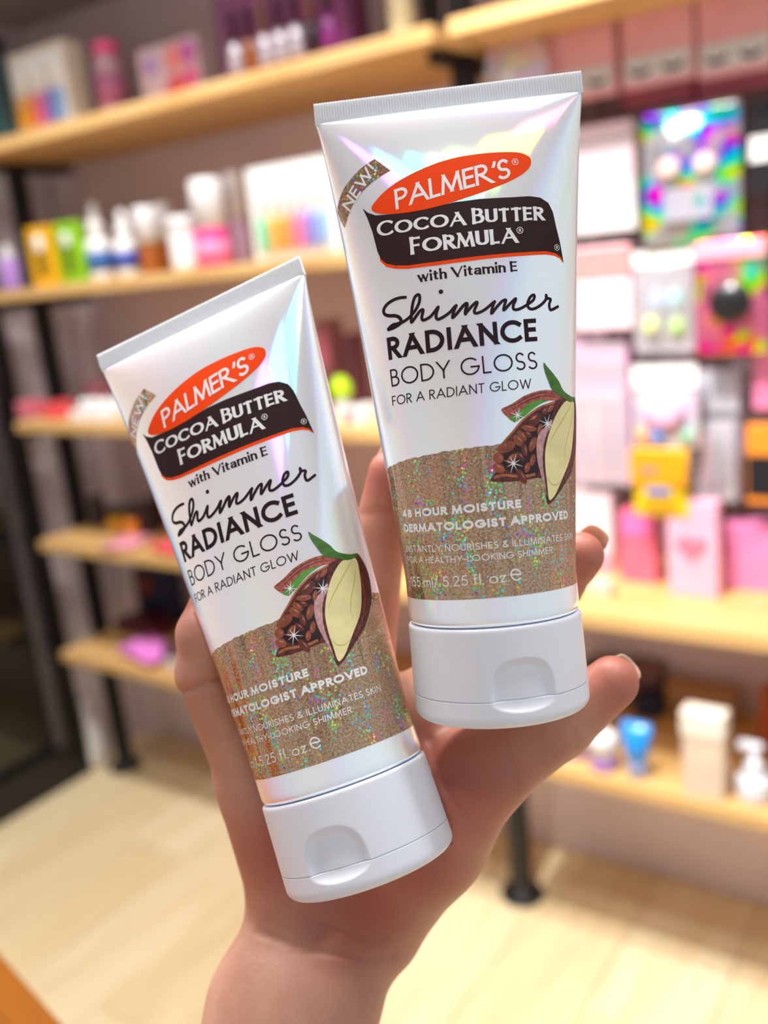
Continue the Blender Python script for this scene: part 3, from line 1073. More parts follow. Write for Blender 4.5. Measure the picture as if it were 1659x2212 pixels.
bean2_ink = mat('ink_bean_dark', '#6b3029', 0.4, vary=0.35, scale=350)
rim_ink = mat('ink_pod_rim', '#c79a9a', 0.4, vary=0.25, scale=800)
butter_ink = mat('ink_cocoa_butter', '#efe5a6', 0.4, vary=0.07, scale=160)
butter_line = mat('ink_butter_fold', '#d2bd62', 0.4, vary=0.1)

PARTS = []         # (name, mesh, parent index or None, label)


def part(name, me, parent=None, label=None):
    PARTS.append((name, me, parent, label))
    return len(PARTS) - 1


# body: printed sleeve
nu = 192
ys = np.concatenate([[27.2, 27.5, 27.9, 28.5, 29.3], Y_CR - (Y_CR - 30.5) * np.linspace(1, 0, 100) ** 1.5])
us = np.linspace(-PER / 2, PER / 2, nu + 1)[:-1]
V = []
for y in ys:
    q = surf(us, np.full(nu, max(y, 29.3)))
    q[:, 1] = y
    if y < 29.2:
        q[:, [0, 2]] *= {27.2: .93, 27.5: .965, 27.9: .982, 28.5: .994}[y]
    V.append(q)
V = np.concatenate(V)
Fc = [(i * nu + k, i * nu + (k + 1) % nu, (i + 1) * nu + (k + 1) % nu, (i + 1) * nu + k) for i in range(len(ys) - 1) for k in range(nu)]
Fc.append(tuple(range(nu - 1, -1, -1)))
body_i = part('body', mesh_mm('body', V, Fc, film))
# crimped end seal: fine upright ribs, front and back
ncol = 98 * 4
xs = np.linspace(-PER / 4, PER / 4, ncol + 1)
V, Fc = [], []
rows = [(Y_CR - 0.6, 0.40, 0.0), (Y_CR + 0.25, 0.46, 0.06), (Y_CR + 0.7, 0.50, 0.17), (Y_TOP - 0.5, 0.50, 0.17), (Y_TOP, 0.34, 0.12)]
for sgn in (1, -1):
    base = len(V)
    for y, th, amp in rows:
        for k, x in enumerate(xs):
            z = th + amp * (1 if k % 4 in (1, 2) else -0.6)
            if k in (0, ncol):
                z = 0.0
            V.append((x, y, sgn * max(z, 0.05) if k not in (0, ncol) else 0.0))
    for i in range(len(rows) - 1):
        for k in range(ncol):
            q = (base + i * (ncol + 1) + k, base + i * (ncol + 1) + k + 1, base + (i + 1) * (ncol + 1) + k + 1, base + (i + 1) * (ncol + 1) + k)
            Fc.append(q if sgn > 0 else q[::-1])
a0, b0 = 4 * (ncol + 1), len(V) // 2 + 4 * (ncol + 1)
for k in range(ncol):
    Fc.append((a0 + k, a0 + k + 1, b0 + k + 1, b0 + k))
crimp_m = mat('crimp_white', '#f4f7fb', 0.28, vary=0.01, coat=0.4)
part('crimped_seal', mesh_mm('crimped_seal', V, Fc, crimp_m, False), None, 'finely ribbed crimped end')


def cap_mesh(theta0):
    """flip cap with seam and thumb scoop at angle theta0 from the front"""
    nt_ = 300
    yy = [0.0, 0.0, 0.12, 0.45, 1.0, 1.8, 2.6] + list(np.linspace(3.4, 7.0, 16)) + [7.2, 7.36, 7.42, 7.5, 7.58, 7.64, 7.8] + list(np.linspace(8.2, 20.0, 46)) + list(np.linspace(20.8, 25.6, 6)) + [26.1, 26.45, 26.65, 26.72, 26.72, 26.72]
    rr = []
    for i, y in enumerate(yy):
        if i == 0:
            r = 0.01
        elif i == 1:
            r = 21.2
        elif y < 3:
            r = 25.0 - 3.4 * (1 - math.sqrt(max(0, 1 - ((3.0 - y) / 3.0) ** 2)))
        else:
            r = 25.0 - 0.012 * (y - 3)
        if y > 26:
            r -= 0.7 * (1 - math.sqrt(max(0, 1 - ((y - 26) / .73) ** 2)))
        rr.append(r)
    rr[-2] = 21.0
    rr[-1] = 0.01
    th = np.linspace(-pi, pi, nt_ + 1)[:-1]
    s = 25.0 * ((th - theta0 + pi) % (2 * pi) - pi)
    V = []
    for i, (y, r) in enumerate(zip(yy, rr)):
        d = np.zeros(nt_)
        if 1 < i < len(yy) - 3:
            if y >= 7.5:
                e = 1 - (np.abs(s) / 9.0) ** 2.6 - (max(0, y - 7.5) / 11.0) ** 2.6
                d = 1.9 * np.clip(e / 0.42, 0, 1) ** 0.75
            else:
                e = 1 - (np.abs(s) / 9.0) ** 2 - ((7.5 - y) / 3.1) ** 2
                d = 1.9 * np.clip(e, 0, 1) ** 0.8
            if 7.38 < y < 7.62:
                d = d + 0.35
        V.append(np.stack([(r - d) * np.sin(th), np.full(nt_, y * 1.013), (r - d) * np.cos(th)], -1))
    V = np.concatenate(V)
    Fc = [(i * nt_ + k, i * nt_ + (k + 1) % nt_, (i + 1) * nt_ + (k + 1) % nt_, (i + 1) * nt_ + k) for i in range(len(yy) - 1) for k in range(nt_)]
    return mesh_mm('flip_cap', V, Fc, cap_m)


# glitter band around the lower body
TOPC = np.array([(-PER / 2, 73.0), (-38, 71.4), (-33, 71.9), (-25.2, 73.2), (-21.5, 73.8), (-15, 74.3), (-9.6, 74.8), (-2.8, 75.1), (4.4, 75.2), (20, 75.0), (32, 74.9), (38, 74.7), (PER / 2, 73.0)])
uu = np.linspace(-PER / 2, PER / 2, 193)
top = np.interp(uu, TOPC[:, 0], TOPC[:, 1]) + 0.18 * np.sin(uu * 1.7) * np.sin(uu * 0.45)
nr = 30
UU = np.repeat(uu[None], nr + 1, 0)
YY = 35.2 + (top[None] - 35.2) * (np.arange(nr + 1) / nr)[:, None]
UV = np.stack([UU.ravel(), YY.ravel()], -1)
nc = len(uu)
Fc = [(i * nc + k, i * nc + k + 1, (i + 1) * nc + k + 1, (i + 1) * nc + k) for i in range(nr) for k in range(nc - 1)]
band_i = part('glitter_band', mesh_mm('glitter_band', surf(UV[:, 0], UV[:, 1], 0.04), Fc, glit, True, UV), None, 'gold taupe glitter band')

ov = part('oval_emblem', patch('oval_emblem', ART['oval'], orange_ink, 0.085, 1.2, 4), None, 'bright orange oval emblem')
bn = part('emblem_banner', patch('emblem_banner', ART['banner'], brown_ink, 0.055, 1.2), None, 'dark brown waving banner')
part('emblem_underline', patch('emblem_underline', ART['stripe'], orange_ink, 0.07, 1.0), None, 'thin orange underline')
nw = part('new_ribbon', patch('new_ribbon', ART['newb'], glit, 0.05, 1.0), None, 'curved glitter ribbon')


def ink_part(name, parent, m, off, build, label=None):
    k = Ink()
    build(k)
    part(name, k.mesh(name, m, off), parent, label)


def T3(n_):
    O, X, Yv = ART['t_' + n_]
    if O[1] < 80:                      # small lines on the band stand upright
        Yv = (O[0], Yv[1])
    return O, X, Yv



# brand word: the A has a long left leg and the R a long right one
G['r'] = (.62, G['R'][1][:2] + [[(.16, .50), (.66, -.06)]])
ink_part('lettering', ov, white_ink, 0.13, lambda k: (text_line(k, "PALMEr'S", *T3('palmers'), w=0.145, track=0.03), reg_mark(k, ART['t_reg1'][0], 0.85, 0.16)))
ink_part('lettering', bn, white_ink, 0.10, lambda k: (text_line(k, 'COCOA BUTTER', *T3('cocoa'), w=0.205, optima=True, track=0.02, small=0.86, space=0.26, narrow=0.92),))
ink_part('lettering', bn, white_ink, 0.10, lambda k: (text_line(k, 'FORMULA', *T3('formula'), w=0.205, optima=True, track=0.03, small=0.86, narrow=0.92), reg_mark(k, ART['t_reg2'][0], 0.85, 0.18)))
ink_part('registered_mark', bn, white_ink, 0.10, lambda k: reg_mark(k, ART['t_reg3'][0], 0.8, 0.14))
ink_part('lettering', None, dark_ink, 0.06, lambda k: text_line(k, 'with Vitamin E', ART['t_vitamin'][0], ART['t_vitamin'][1], (-12.84, 124.25), w=0.205, optima=True, track=0.035, space=0.28, narrow=0.95))
ink_part('lettering', None, dark_ink, 0.06, lambda k: text_line(k, 'RADIANCE', *T3('radiance'), w=0.195, track=0.12))
ink_part('lettering', None, dark_ink, 0.06, lambda k: text_line(k, 'BODY GLOSS', *T3('body'), w=0.095, track=0.13, space=0.40))
ink_part('lettering', None, dark_ink, 0.06, lambda k: text_line(k, 'FOR A RADIANT GLOW', *T3('fora'), w=0.11, track=0.13, space=0.36))


def script(k):
    def go(key, wfun):
        P = catmull(ART[key], 5)
        k.ribbon(P, [wfun(i / (len(P) - 1)) for i in range(len(P))], maxlen=0.3, square=False)
        for p, t in ((P[0], 0), (P[-1], 1)):
            k.disc(p, wfun(t) / 2)
    go('S', lambda t: 0.82 + 0.25 * t)
    go('S2', lambda t: 1.15 if t < .04 else 0.84)
    go('m0', lambda t: 0.84)
    go('S3', lambda t: 0.80)
    k.disc(ART['dot'][0], 0.62)


ink_part('script_lettering', None, dark_ink, 0.065, script, 'dark flowing script word')
lo = surf
ink_part('lettering', band_i, white_ink, 0.10, lambda k: text_line(k, '48 HOUR MOISTURE', *T3('hour'), w=0.27, track=0.10, space=0.34))
ink_part('lettering', band_i, white_ink, 0.10, lambda k: text_line(k, 'DERMATOLOGIST APPROVED', *T3('derm'), w=0.27, track=0.09, space=0.34))
ink_part('lettering', band_i, white_ink, 0.10, lambda k: text_line(k, 'INSTANTLY NOURISHES & ILLUMINATES SKIN', *T3('inst'), w=0.13, track=0.14, space=0.34))
ink_part('lettering', band_i, white_ink, 0.10, lambda k: text_line(k, 'FOR A HEALTHY-LOOKING SHIMMER', *T3('healthy'), w=0.13, track=0.14, space=0.34))
ink_part('lettering', band_i, white_ink, 0.10, lambda k: (text_line(k, '155 ml/ 5.25 fl. oz.', *T3('ml'), w=0.115, track=0.13, space=0.30),
                                                         text_line(k, 'e', ART['t_est'][0], ART['t_est'][1], (4.3, 44.0), w=0.085, optima=False)))


def new_text(k):
    # letters follow the ribbon's arc; centre line sampled from the ribbon's two edges
    O, X, Yv = (np.array(p) for p in T3('new'))
    text_line(k, 'NEW!', O + (0.25, -0.1), X + (0.6, 0.1), Yv + (0.6, -0.35), w=0.17, track=0.10)


ink_part('lettering', nw, white_ink, 0.10, new_text)

# printed cocoa pods
pod = part('cocoa_pod_print', patch('cocoa_pod_print', ART['backpod'], pod_ink, 0.06, 1.2, 3), None, 'printed picture of cocoa pods, beans and butter')
part('printed_leaf', patch('printed_leaf', ART['leaf2'], leaf2_ink, 0.075, 1.2, 3), pod)
part('printed_pod_shell', patch('printed_pod_shell', ART['shell'], shell_ink, 0.085, 1.2, 3), pod)
part('printed_pod_hollow', patch('printed_pod_hollow', ART['cavity'], cav_ink, 0.10, 1.2, 3), pod)


def shell_edge(k):
    P = catmull([(22.5, 85.5), (17.6, 84.3), (14.7, 82.95), (11.5, 80.75), (8.55, 77.95), (5.75, 75.3), (4.4, 73.0)], 5)
    k.ribbon(P, 0.55, square=False)
    P = catmull([(2.6, 66.6), (5.2, 67.0), (8.2, 66.5), (11.5, 66.2), (14.2, 66.5)], 5)
    k.ribbon(P, 0.75, square=False)


ink_part('printed_pod_edge', pod, edge_ink, 0.11, shell_edge)
for j, (bx, by, ex, ey, hs) in enumerate(ART['beans']):
    d = np.array([ex - bx, ey - by])
    L_ = np.linalg.norm(d)
    d /= L_
    nn = np.array([-d[1], d[0]])
    pts = [np.array([bx, by]) + d * L_ * math.cos(a) * 1.05 + nn * hs * 0.95 * math.sin(a) for a in np.linspace(0, 2 * pi, 17)[:-1]]
    part('printed_bean', patch('printed_bean', pts, bean_ink if j % 3 else bean2_ink, 0.12 + 0.004 * (j % 4), 1.5), pod)
def bean_shine(k):
    for bx, by, ex, ey, hs in ART['beans']:
        d = np.array([ex - bx, ey - by])
        nn = np.array([-d[1], d[0]]) / np.linalg.norm(d)
        if nn[1] < 0:
            nn = -nn
        c0 = np.array([bx, by]) + nn * hs * 0.38
        k.ribbon([c0 - d * .55, c0, c0 + d * .55], [0.05, hs * .42, 0.05], square=False)


ink_part('printed_bean_shine', pod, mat('ink_bean_light', '#b47a5c', 0.45, vary=0.25, scale=700), 0.134, bean_shine)


def pod_ridges(k):
    for pts in ([(6.6, 84.4), (10.5, 85.6), (14.5, 87.4), (19.0, 88.1), (23.2, 87.2)], [(7.6, 83.3), (11.0, 85.0), (15.0, 86.6), (19.6, 87.2), (23.6, 86.6)]):
        P = catmull(pts, 5)
        k.ribbon(P, [0.06 + 0.26 * math.sin(pi * i / (len(P) - 1)) for i in range(len(P))], square=False)


ink_part('printed_pod_ridges', pod, mat('ink_pod_ridge', '#6e2c2a', 0.45, vary=0.3, scale=800), 0.07, pod_ridges)


def pod_side(k):
    for pts in ([(31.3, 83.2), (32.0, 79.5), (31.6, 75.0), (29.9, 70.5), (27.0, 66.6), (23.6, 63.4)], ):
        P = catmull(pts, 6)
        k.ribbon(P, [0.05 + 0.5 * math.sin(pi * i / (len(P) - 1)) for i in range(len(P))], square=False)


ink_part('printed_pod_flank', pod, mat('ink_pod_side', '#8a4238', 0.45, vary=0.4, scale=900), 0.149, pod_side)
part('printed_butter_pod', patch('printed_butter_pod', ART['butterpod'], shell_ink, 0.14, 1.2, 3), pod)
part('printed_pod_rim', patch('printed_pod_rim', ART['rim'], rim_ink, 0.15, 1.2, 3), pod)
part('printed_butter', patch('printed_butter', ART['butter'], butter_ink, 0.155, 1.2, 3), pod)


def folds(k):
    for nme, w_ in (('swirl1', .32), ('swirl2', .25), ('swirl3', .28)):
        P = catmull(ART[nme], 6)
        k.ribbon(P, [w_ * math.sin(pi * min(1, max(0.05, i / (len(P) - 1)))) + .05 for i in range(len(P))], square=False)


ink_part('printed_butter_folds', pod, butter_line, 0.165, folds)
part('printed_leaf', patch('printed_leaf', ART['leaf'], leaf_ink, 0.165, 1.2, 3), pod)


def sparks(k):
    for (x, y), sc in zip(ART['spark'], (1.5, 1.9, 1.9)):
        for i in range(8):
            a = pi / 8 + i * pi / 4
            L_ = sc * (1.0 if i % 2 else 0.75) * 1.45
            k.ribbon([(x, y), (x + L_ * math.cos(a), y + L_ * math.sin(a))], [0.34, 0.03], square=False)
        k.disc((x, y), 0.42)


ink_part('printed_sparkles', pod, white_ink, 0.18, sparks)

TUBE_POSE = [((0.0289, 0.0733, -0.0925), (34.21, 56.75, 272.69), 5.6 / 24.5,
              'upright white glitter-banded lotion tube held at the right, its cap resting on the thumb'),
             ((-0.0913, 0.3217, -0.3430), (-3.25, 102.89, 271.14), 1.9 / 24.5,
              'tilted white glitter-banded lotion tube held lower at the left against the palm')]


def rodrigues(r):
    r = np.array(r)
    t = np.linalg.norm(r)
    k = r / t
    K = np.array([[0, -k[2], k[1]], [k[2], 0, -k[0]], [-k[1], k[0], 0]])
    return np.eye(3) + math.sin(t) * K + (1 - math.cos(t)) * K @ K


TUBE_CAM = []
for rv, tv, th0, lab in TUBE_POSE:
    Rt = rodrigues(rv) @ np.diag([1., -1., -1.])
    TUBE_CAM.append((Rt, np.array(tv)))
    root = thing('lotion_tube', lab, 'tube', (0, 0, 0), 0, 'white lotion tubes in the hand')
    root.matrix_world = Matrix.Translation(Vector(cam_pt(tv))) @ Matrix((RC @ Rt).tolist()).to_4x4()
    made = []
    for name, me, par, lab2 in PARTS:
        o = bpy.data.objects.new(name, me)
        link(o, root if par is None else made[par])
        if lab2:
            o['label'] = lab2
        made.append(o)
    c = link(bpy.data.objects.new('flip_cap', cap_mesh(th0)), root)
    c['label'] = 'white flip-top cap with a thumb scoop'
# ------------------------------------------------------------------ the hand and forearm (one continuous skin)
# joints in camera millimetres: C(pixel x, pixel y, distance)


def cone(p, a, b, ra, rb):
    """signed distance to a tapered round limb (a, ra) -> (b, rb)"""
    a, b = np.asarray(a, np.float32), np.asarray(b, np.float32)
    ba = b - a
    t = np.clip(((p - a) @ ba) / (ba @ ba), 0, 1)
    return np.linalg.norm(p - a - t[..., None] * ba, axis=-1) - (ra + (rb - ra) * t)


def ellip(p, c, r, ax=None):
    q = p - np.asarray(c, np.float32)
    if ax is not None:
        q = q @ np.asarray(ax, np.float32).T
    r = np.asarray(r, np.float32)
    k0 = np.linalg.norm(q / r, axis=-1)
    k1 = np.linalg.norm(q / (r * r), axis=-1) + 1e-6
    return k0 * (k0 - 1) / k1


def smin(a, b, k):
    h = np.clip(0.5 + 0.5 * (b - a) / k, 0, 1)
    return b + (a - b) * h - k * h * (1 - h)


def smax(a, b, k):
    return -smin(-a, -b, k)


# finger chains: knuckle, middle joint, end joint, tip
THUMB = [C(985, 1715, 293), C(1040, 1672, 291), C(1208, 1570, 289), C(1322, 1474, 286)]
THUMB_R = [15.5, 13.0, 9.6, 8.0]
INDEX = [C(895, 1545, 314), C(1070, 1355, 319), C(1195, 1278, 309), C(1254, 1200, 299)]
INDEX_R = [11.5, 9.4, 8.3, 7.4]
MIDDLE = [C(770, 1570, 318), C(800, 1310, 314), C(822, 1140, 306), C(846, 1022, 298)]
MIDDLE_R = [11.8, 9.4, 8.3, 7.4]
RING = [C(640, 1620, 316), C(598, 1370, 316), C(592, 1215, 313), C(606, 1095, 307)]
RING_R = [11.5, 9.2, 8.0, 7.2]
PINKY = [C(552, 1690, 309), C(440, 1452, 297), C(434, 1368, 294), C(456, 1300, 298)]
PINKY_R = [11.5, 8.6, 7.4, 6.6]
DIRF = np.array([-0.20, 0.80, -0.565])
ULNA0, RAD0 = C(630, 2010, 314), C(768, 2030, 310)
ULNA1, RAD1 = C(584, 2165, 306), C(672, 2190, 302)


def finger(p, J, r, k=2.2):
    d = cone(p, J[0], J[1], r[0], r[1])
    for i in (1, 2):
        d = smin(d, cone(p, J[i], J[i + 1], r[i], r[i + 1]), k)
    # soft pads between the joints on the palm side, slight swelling of the joints
    return d


def tube_sd(p, k):
    Rt, t = TUBE_CAM[k]
    q = (p - t.astype(np.float32)) @ Rt.astype(np.float32)
    y = q[..., 1]
    yy = np.clip(y, 27, 171)
    a_t, b_t = TAB_A, TAB_B
    a = np.interp(yy, TAB_Y, a_t)
    b = np.interp(yy, TAB_Y, b_t)
    a = np.where(y < 27, 25.0, a)
    b = np.where(y < 27, 25.0, b)
    ex, ez = q[..., 0] / a, q[..., 2] / b
    k0 = np.hypot(ex, ez)
    k1 = np.hypot(ex / a, ez / b) + 1e-6
    d = k0 * (k0 - 1) / k1
    return np.maximum(np.maximum(d, -y), y - 177.2)


TAB_Y = np.linspace(27, 171, 145)
TAB_A, TAB_B = section(TAB_Y)

# skin creases seen on the palm side: pixel polylines, depth mm, half width px
CREASES = [([(400, 1492), (425, 1486), (460, 1472), (490, 1462)], 1.5, 8),
           ([(560, 2015), (640, 2045), (720, 2062), (800, 2070), (850, 2062)], 0.65, 9),
           ([(610, 1950), (690, 1990), (770, 2020), (830, 2030)], 0.5, 9),
           ([(1088, 1585), (1096, 1620), (1108, 1655), (1118, 1690)], 0.6, 9),
           ([(1215, 1520), (1228, 1560), (1245, 1600)], 0.3, 9),
           ([(930, 1600), (950, 1680), (985, 1740), (1010, 1780)], 0.6, 10),
           ([(770, 1115), (800, 1110), (850, 1105)], 0.5, 9),
           ([(1240, 1262), (1262, 1266), (1290, 1262)], 0.4, 9)]


def seg_dist(px, py, poly):
    d = np.full(px.shape, 1e9, np.float32)
    for (x0, y0), (x1, y1) in zip(poly[:-1], poly[1:]):
        dx, dy = x1 - x0, y1 - y0
        t = np.clip(((px - x0) * dx + (py - y0) * dy) / (dx * dx + dy * dy), 0, 1)
        d = np.minimum(d, np.hypot(px - x0 - t * dx, py - y0 - t * dy))
    return d


def hand_sd(p, creases=True):
    p = np.asarray(p, np.float32)
    # forearm: two bones' worth of flesh
    d = cone(p, ULNA0, ULNA1, 15.5, 18.5)
    d = smin(d, cone(p, ULNA1, ULNA1 + 190 * DIRF, 18.5, 28), 8)
    d = smin(d, cone(p, RAD0, RAD1, 15.5, 18.5), 12)
    d = smin(d, cone(p, RAD1, RAD1 + 190 * DIRF, 18.5, 28), 12)
    # palm
    for kx, ky, kz, kr, F, Fr in ((645, 1945, 316, 14.5, PINKY, PINKY_R), (675, 1950, 319, 15, RING, RING_R), (725, 1950, 320, 15, MIDDLE, MIDDLE_R), (790, 1945, 317, 15.5, INDEX, INDEX_R)):
        d = smin(d, cone(p, C(kx, ky, kz), F[0], kr, Fr[0] + 1.0), 9)
    # heel pads: little-finger side and thumb side
    d = smin(d, cone(p, C(642, 1895, 310), C(584, 1745, 307), 14.5, 11.5), 8)
    d = smin(d, cone(p, C(815, 1985, 309), C(925, 1800, 300), 15.5, 18.5), 9)
    d = smin(d, cone(p, C(925, 1800, 300), THUMB[1], 18.0, 12.5), 8)
    # web between thumb and index
    d = smin(d, cone(p, C(985, 1650, 303), C(900, 1570, 312), 10, 11), 9)
    for F, Fr, k in ((PINKY, PINKY_R, 5), (RING, RING_R, 5), (MIDDLE, MIDDLE_R, 5), (INDEX, INDEX_R, 5), (THUMB, THUMB_R, 6)):
        d = smin(d, finger(p, F, Fr), k)
    # flesh gives way to the tubes it holds
    for k in (0, 1):
        d = smax(d, 0.25 - tube_sd(p, k), 1.2)
    if creases:
        near = np.abs(d) < 4
        if near.any():
            q = p[near]
            px = CX + F_PX * q[:, 0] / q[:, 2]
            py = CY + F_PX * q[:, 1] / q[:, 2]
            g = np.zeros(len(q), np.float32)
            for poly, dep, wid in CREASES:
                g += dep * np.exp(-(seg_dist(px, py, poly) / wid) ** 2)
            d[near] += g * (q[:, 2] < 318)
    return d


def surface_net(fn, lo, hi, h):
    n3 = np.ceil((np.array(hi) - lo) / h).astype(int) + 1
    ax = [lo[i] + h * np.arange(n3[i]) for i in range(3)]
    val = np.empty(n3, np.float32)
    for i in range(0, n3[0], 16):
        g = np.stack(np.meshgrid(ax[0][i:i + 16], ax[1], ax[2], indexing='ij'), -1)
        val[i:i + 16] = fn(g.reshape(-1, 3)).reshape(g.shape[:3])
    ins = val < 0
    cnt = sum(ins[a:n3[0] - 1 + a, b:n3[1] - 1 + b, c_:n3[2] - 1 + c_].astype(np.int8) for a in (0, 1) for b in (0, 1) for c_ in (0, 1))
    cells = np.argwhere((cnt > 0) & (cnt < 8))
    idx = -np.ones(tuple(n3 - 1), int)
    idx[tuple(cells.T)] = np.arange(len(cells))
    acc = np.zeros((len(cells), 3))
    num = np.zeros(len(cells))
    cor = [(a, b, c_) for a in (0, 1) for b in (0, 1) for c_ in (0, 1)]
    for i0 in range(8):
        for i1 in range(i0 + 1, 8):
            a, b = np.array(cor[i0]), np.array(cor[i1])
            if np.abs(a - b).sum() != 1:
                continue
            va, vb = val[tuple((cells + a).T)], val[tuple((cells + b).T)]
            m_ = (va < 0) != (vb < 0)
            t = (va / (va - vb + 1e-12))[m_]
            acc[m_] += a + (b - a) * t[:, None]
            num[m_] += 1
    V = np.array(lo) + h * (cells + acc / num[:, None])
    quads = []
    for axis in range(3):
        o1, o2 = [np.eye(3, dtype=int)[k] for k in range(3) if k != axis]
        sl0 = [slice(None)] * 3
        sl1 = [slice(None)] * 3
        sl0[axis] = slice(0, -1)
        sl1[axis] = slice(1, None)
        ch = np.argwhere(ins[tuple(sl0)] != ins[tuple(sl1)])
        ok = (ch @ o1 > 0) & (ch @ o2 > 0) & (ch @ o1 < n3 @ o1 - 1) & (ch @ o2 < n3 @ o2 - 1)
        ch = ch[ok]
        q = np.stack([idx[tuple(c_.T)] for c_ in (ch - o1 - o2, ch - o2, ch, ch - o1)], 1)
        flip = ins[tuple(ch.T)]
        if axis == 1:
            flip = ~flip
        q[~flip] = q[~flip][:, ::-1]
        quads.append(q)
    Q = np.concatenate(quads)
    return V, Q[(Q >= 0).all(1)]


def project(V, fn, n=3):
    V = V.astype(np.float32)
    e = 0.15
    for _ in range(n):
        d = fn(V)
        g = np.stack([fn(V + e * np.eye(3, dtype=np.float32)[k]) - fn(V - e * np.eye(3, dtype=np.float32)[k]) for k in range(3)], -1) / (2 * e)
        g2 = (g * g).sum(-1) + 1e-3
        st = np.clip(d / g2, -1.0, 1.0)[:, None] * g
        V = V - st
    return V


HV, HQ = surface_net(hand_sd, (-120., -26., 165.), (92., 330., 348.), 2.2)
HV = project(HV, hand_sd, 2)
bm = bmesh.new()
bv = [bm.verts.new(tuple(map(float, v))) for v in HV]
for q in HQ:
    try:
        bm.faces.new([bv[i] for i in q])
    except ValueError:
        pass
bmesh.ops.subdivide_edges(bm, edges=bm.edges[:], cuts=1, use_grid_fill=True)
bm.verts.index_update()
HV = np.array([v.co for v in bm.verts])
HF = [[v.index for v in f.verts] for f in bm.faces]
bm.free()
HV = project(HV, hand_sd, 2)
wrist = cam_pt(C(690, 2030, 312))
person = raw('person', cam_pt(HV) - wrist, HF, skin_mat(), None, True, wrist)
bmx = bmesh.new()
bmx.from_mesh(person.data)
bmesh.ops.recalc_face_normals(bmx, faces=bmx.faces[:])
bmx.to_mesh(person.data)
bmx.free()
person.data.polygons.foreach_set('use_smooth', [True] * len(person.data.polygons))
# redder skin at fingertips, joints and the palm's pads
bl = np.zeros(len(HV), np.float32)
for F in (THUMB, INDEX, MIDDLE, RING, PINKY):
    bl = np.maximum(bl, np.exp(-(np.linalg.norm(HV - F[3], axis=1) / 13) ** 2))
    for j in (1, 2):
        bl = np.maximum(bl, 0.45 * np.exp(-(np.linalg.norm(HV - F[j], axis=1) / 11) ** 2))
for c_, r_ in ((C(900, 1850, 285), 24), (C(1000, 1700, 282), 28), (C(600, 1850, 295), 18), (C(780, 1960, 292), 24)):
    bl = np.maximum(bl, 0.85 * np.exp(-(np.linalg.norm(HV - c_, axis=1) / r_) ** 2))
at_b = person.data.attributes.new('blush', 'FLOAT', 'POINT')
at_b.data.foreach_set('value', bl.astype(np.float32))
tag(person, 'bare forearm and right hand, palm towards the viewer, gripping two white tubes', 'hand')

# finger nails
nail_m = mat('nail_pink', '#dfb09b', 0.3, coat=0.5, sss=0.3)


def nail(F, r, dorsal, width=0.95, back=5.0, front=6.9):
    d = F[3] - F[2]
    d = d / np.linalg.norm(d)
    n_ = np.array(dorsal, float)
    n_ -= d * (n_ @ d)
    n_ /= np.linalg.norm(n_)
    s_ = np.cross(d, n_)
    V, Fc = [], []
    nu_, nv_ = 11, 11
    for layer, off in ((0, 0.62), (1, 0.15)):
        for i in range(nv_):
            v = i / (nv_ - 1)
            for k in range(nu_):
                a = (k / (nu_ - 1) - .5) * 2
                rim = math.sqrt(max(0, 1 - (abs(a) ** 3)))
                al = -back * (0.75 + 0.25 * rim) + (back + front - 4.6 + 4.9 * rim) * v
                drop = 0.018 * max(0, al - 2) ** 2
                ph = a * width
                rr = r + off - drop
                V.append(F[3] + d * al + n_ * (rr * math.cos(ph)) + s_ * (r + off) * math.sin(ph) * 0.92)
    N_ = nu_ * nv_
    for i in range(nv_ - 1):
        for k in range(nu_ - 1):
            q = (i * nu_ + k, i * nu_ + k + 1, (i + 1) * nu_ + k + 1, (i + 1) * nu_ + k)
            Fc.append(q)
            Fc.append(tuple(N_ + j for j in q[::-1]))
    ring = [k for k in range(nu_)] + [i * nu_ + nu_ - 1 for i in range(1, nv_)] + [(nv_ - 1) * nu_ + k for k in range(nu_ - 2, -1, -1)] + [i * nu_ for i in range(nv_ - 2, 0, -1)]
    for a, b in zip(ring, ring[1:] + ring[:1]):
        Fc.append((a, N_ + a, N_ + b, b))
    o = raw('fingernail', cam_pt(np.array(V)) - wrist, Fc, nail_m, person, True)
    o['label'] = 'pale pink fingernail'
    return o


nail(THUMB, THUMB_R[3], (0.35, 0.0, 0.93), 0.75, 5.0, 8.2)
nail(INDEX, INDEX_R[3], (0.25, 0.0, 0.97), 0.7, 5.0, 7.9)
nail(MIDDLE, MIDDLE_R[3], (0.1, -0.1, 1.0))
nail(RING, RING_R[3], (0.0, 0.0, 1.0))
nail(PINKY, PINKY_R[3], (-0.4, -0.1, 0.9))
# ------------------------------------------------------------------ goods on the shelves


def span(x0, x1, pt, pb, Y, d=0.0):
    """left and right X, height above the foot, for something seen between these pixels with its front on plane Y"""
    ym = (pt + pb) / 2
    X0 = at(x0, ym, Y)[0]
    X1 = at(x1, ym, Y + d)[0]
    z1 = at((x0 + x1) / 2, pt, Y)[2]
    return X0, X1, z1


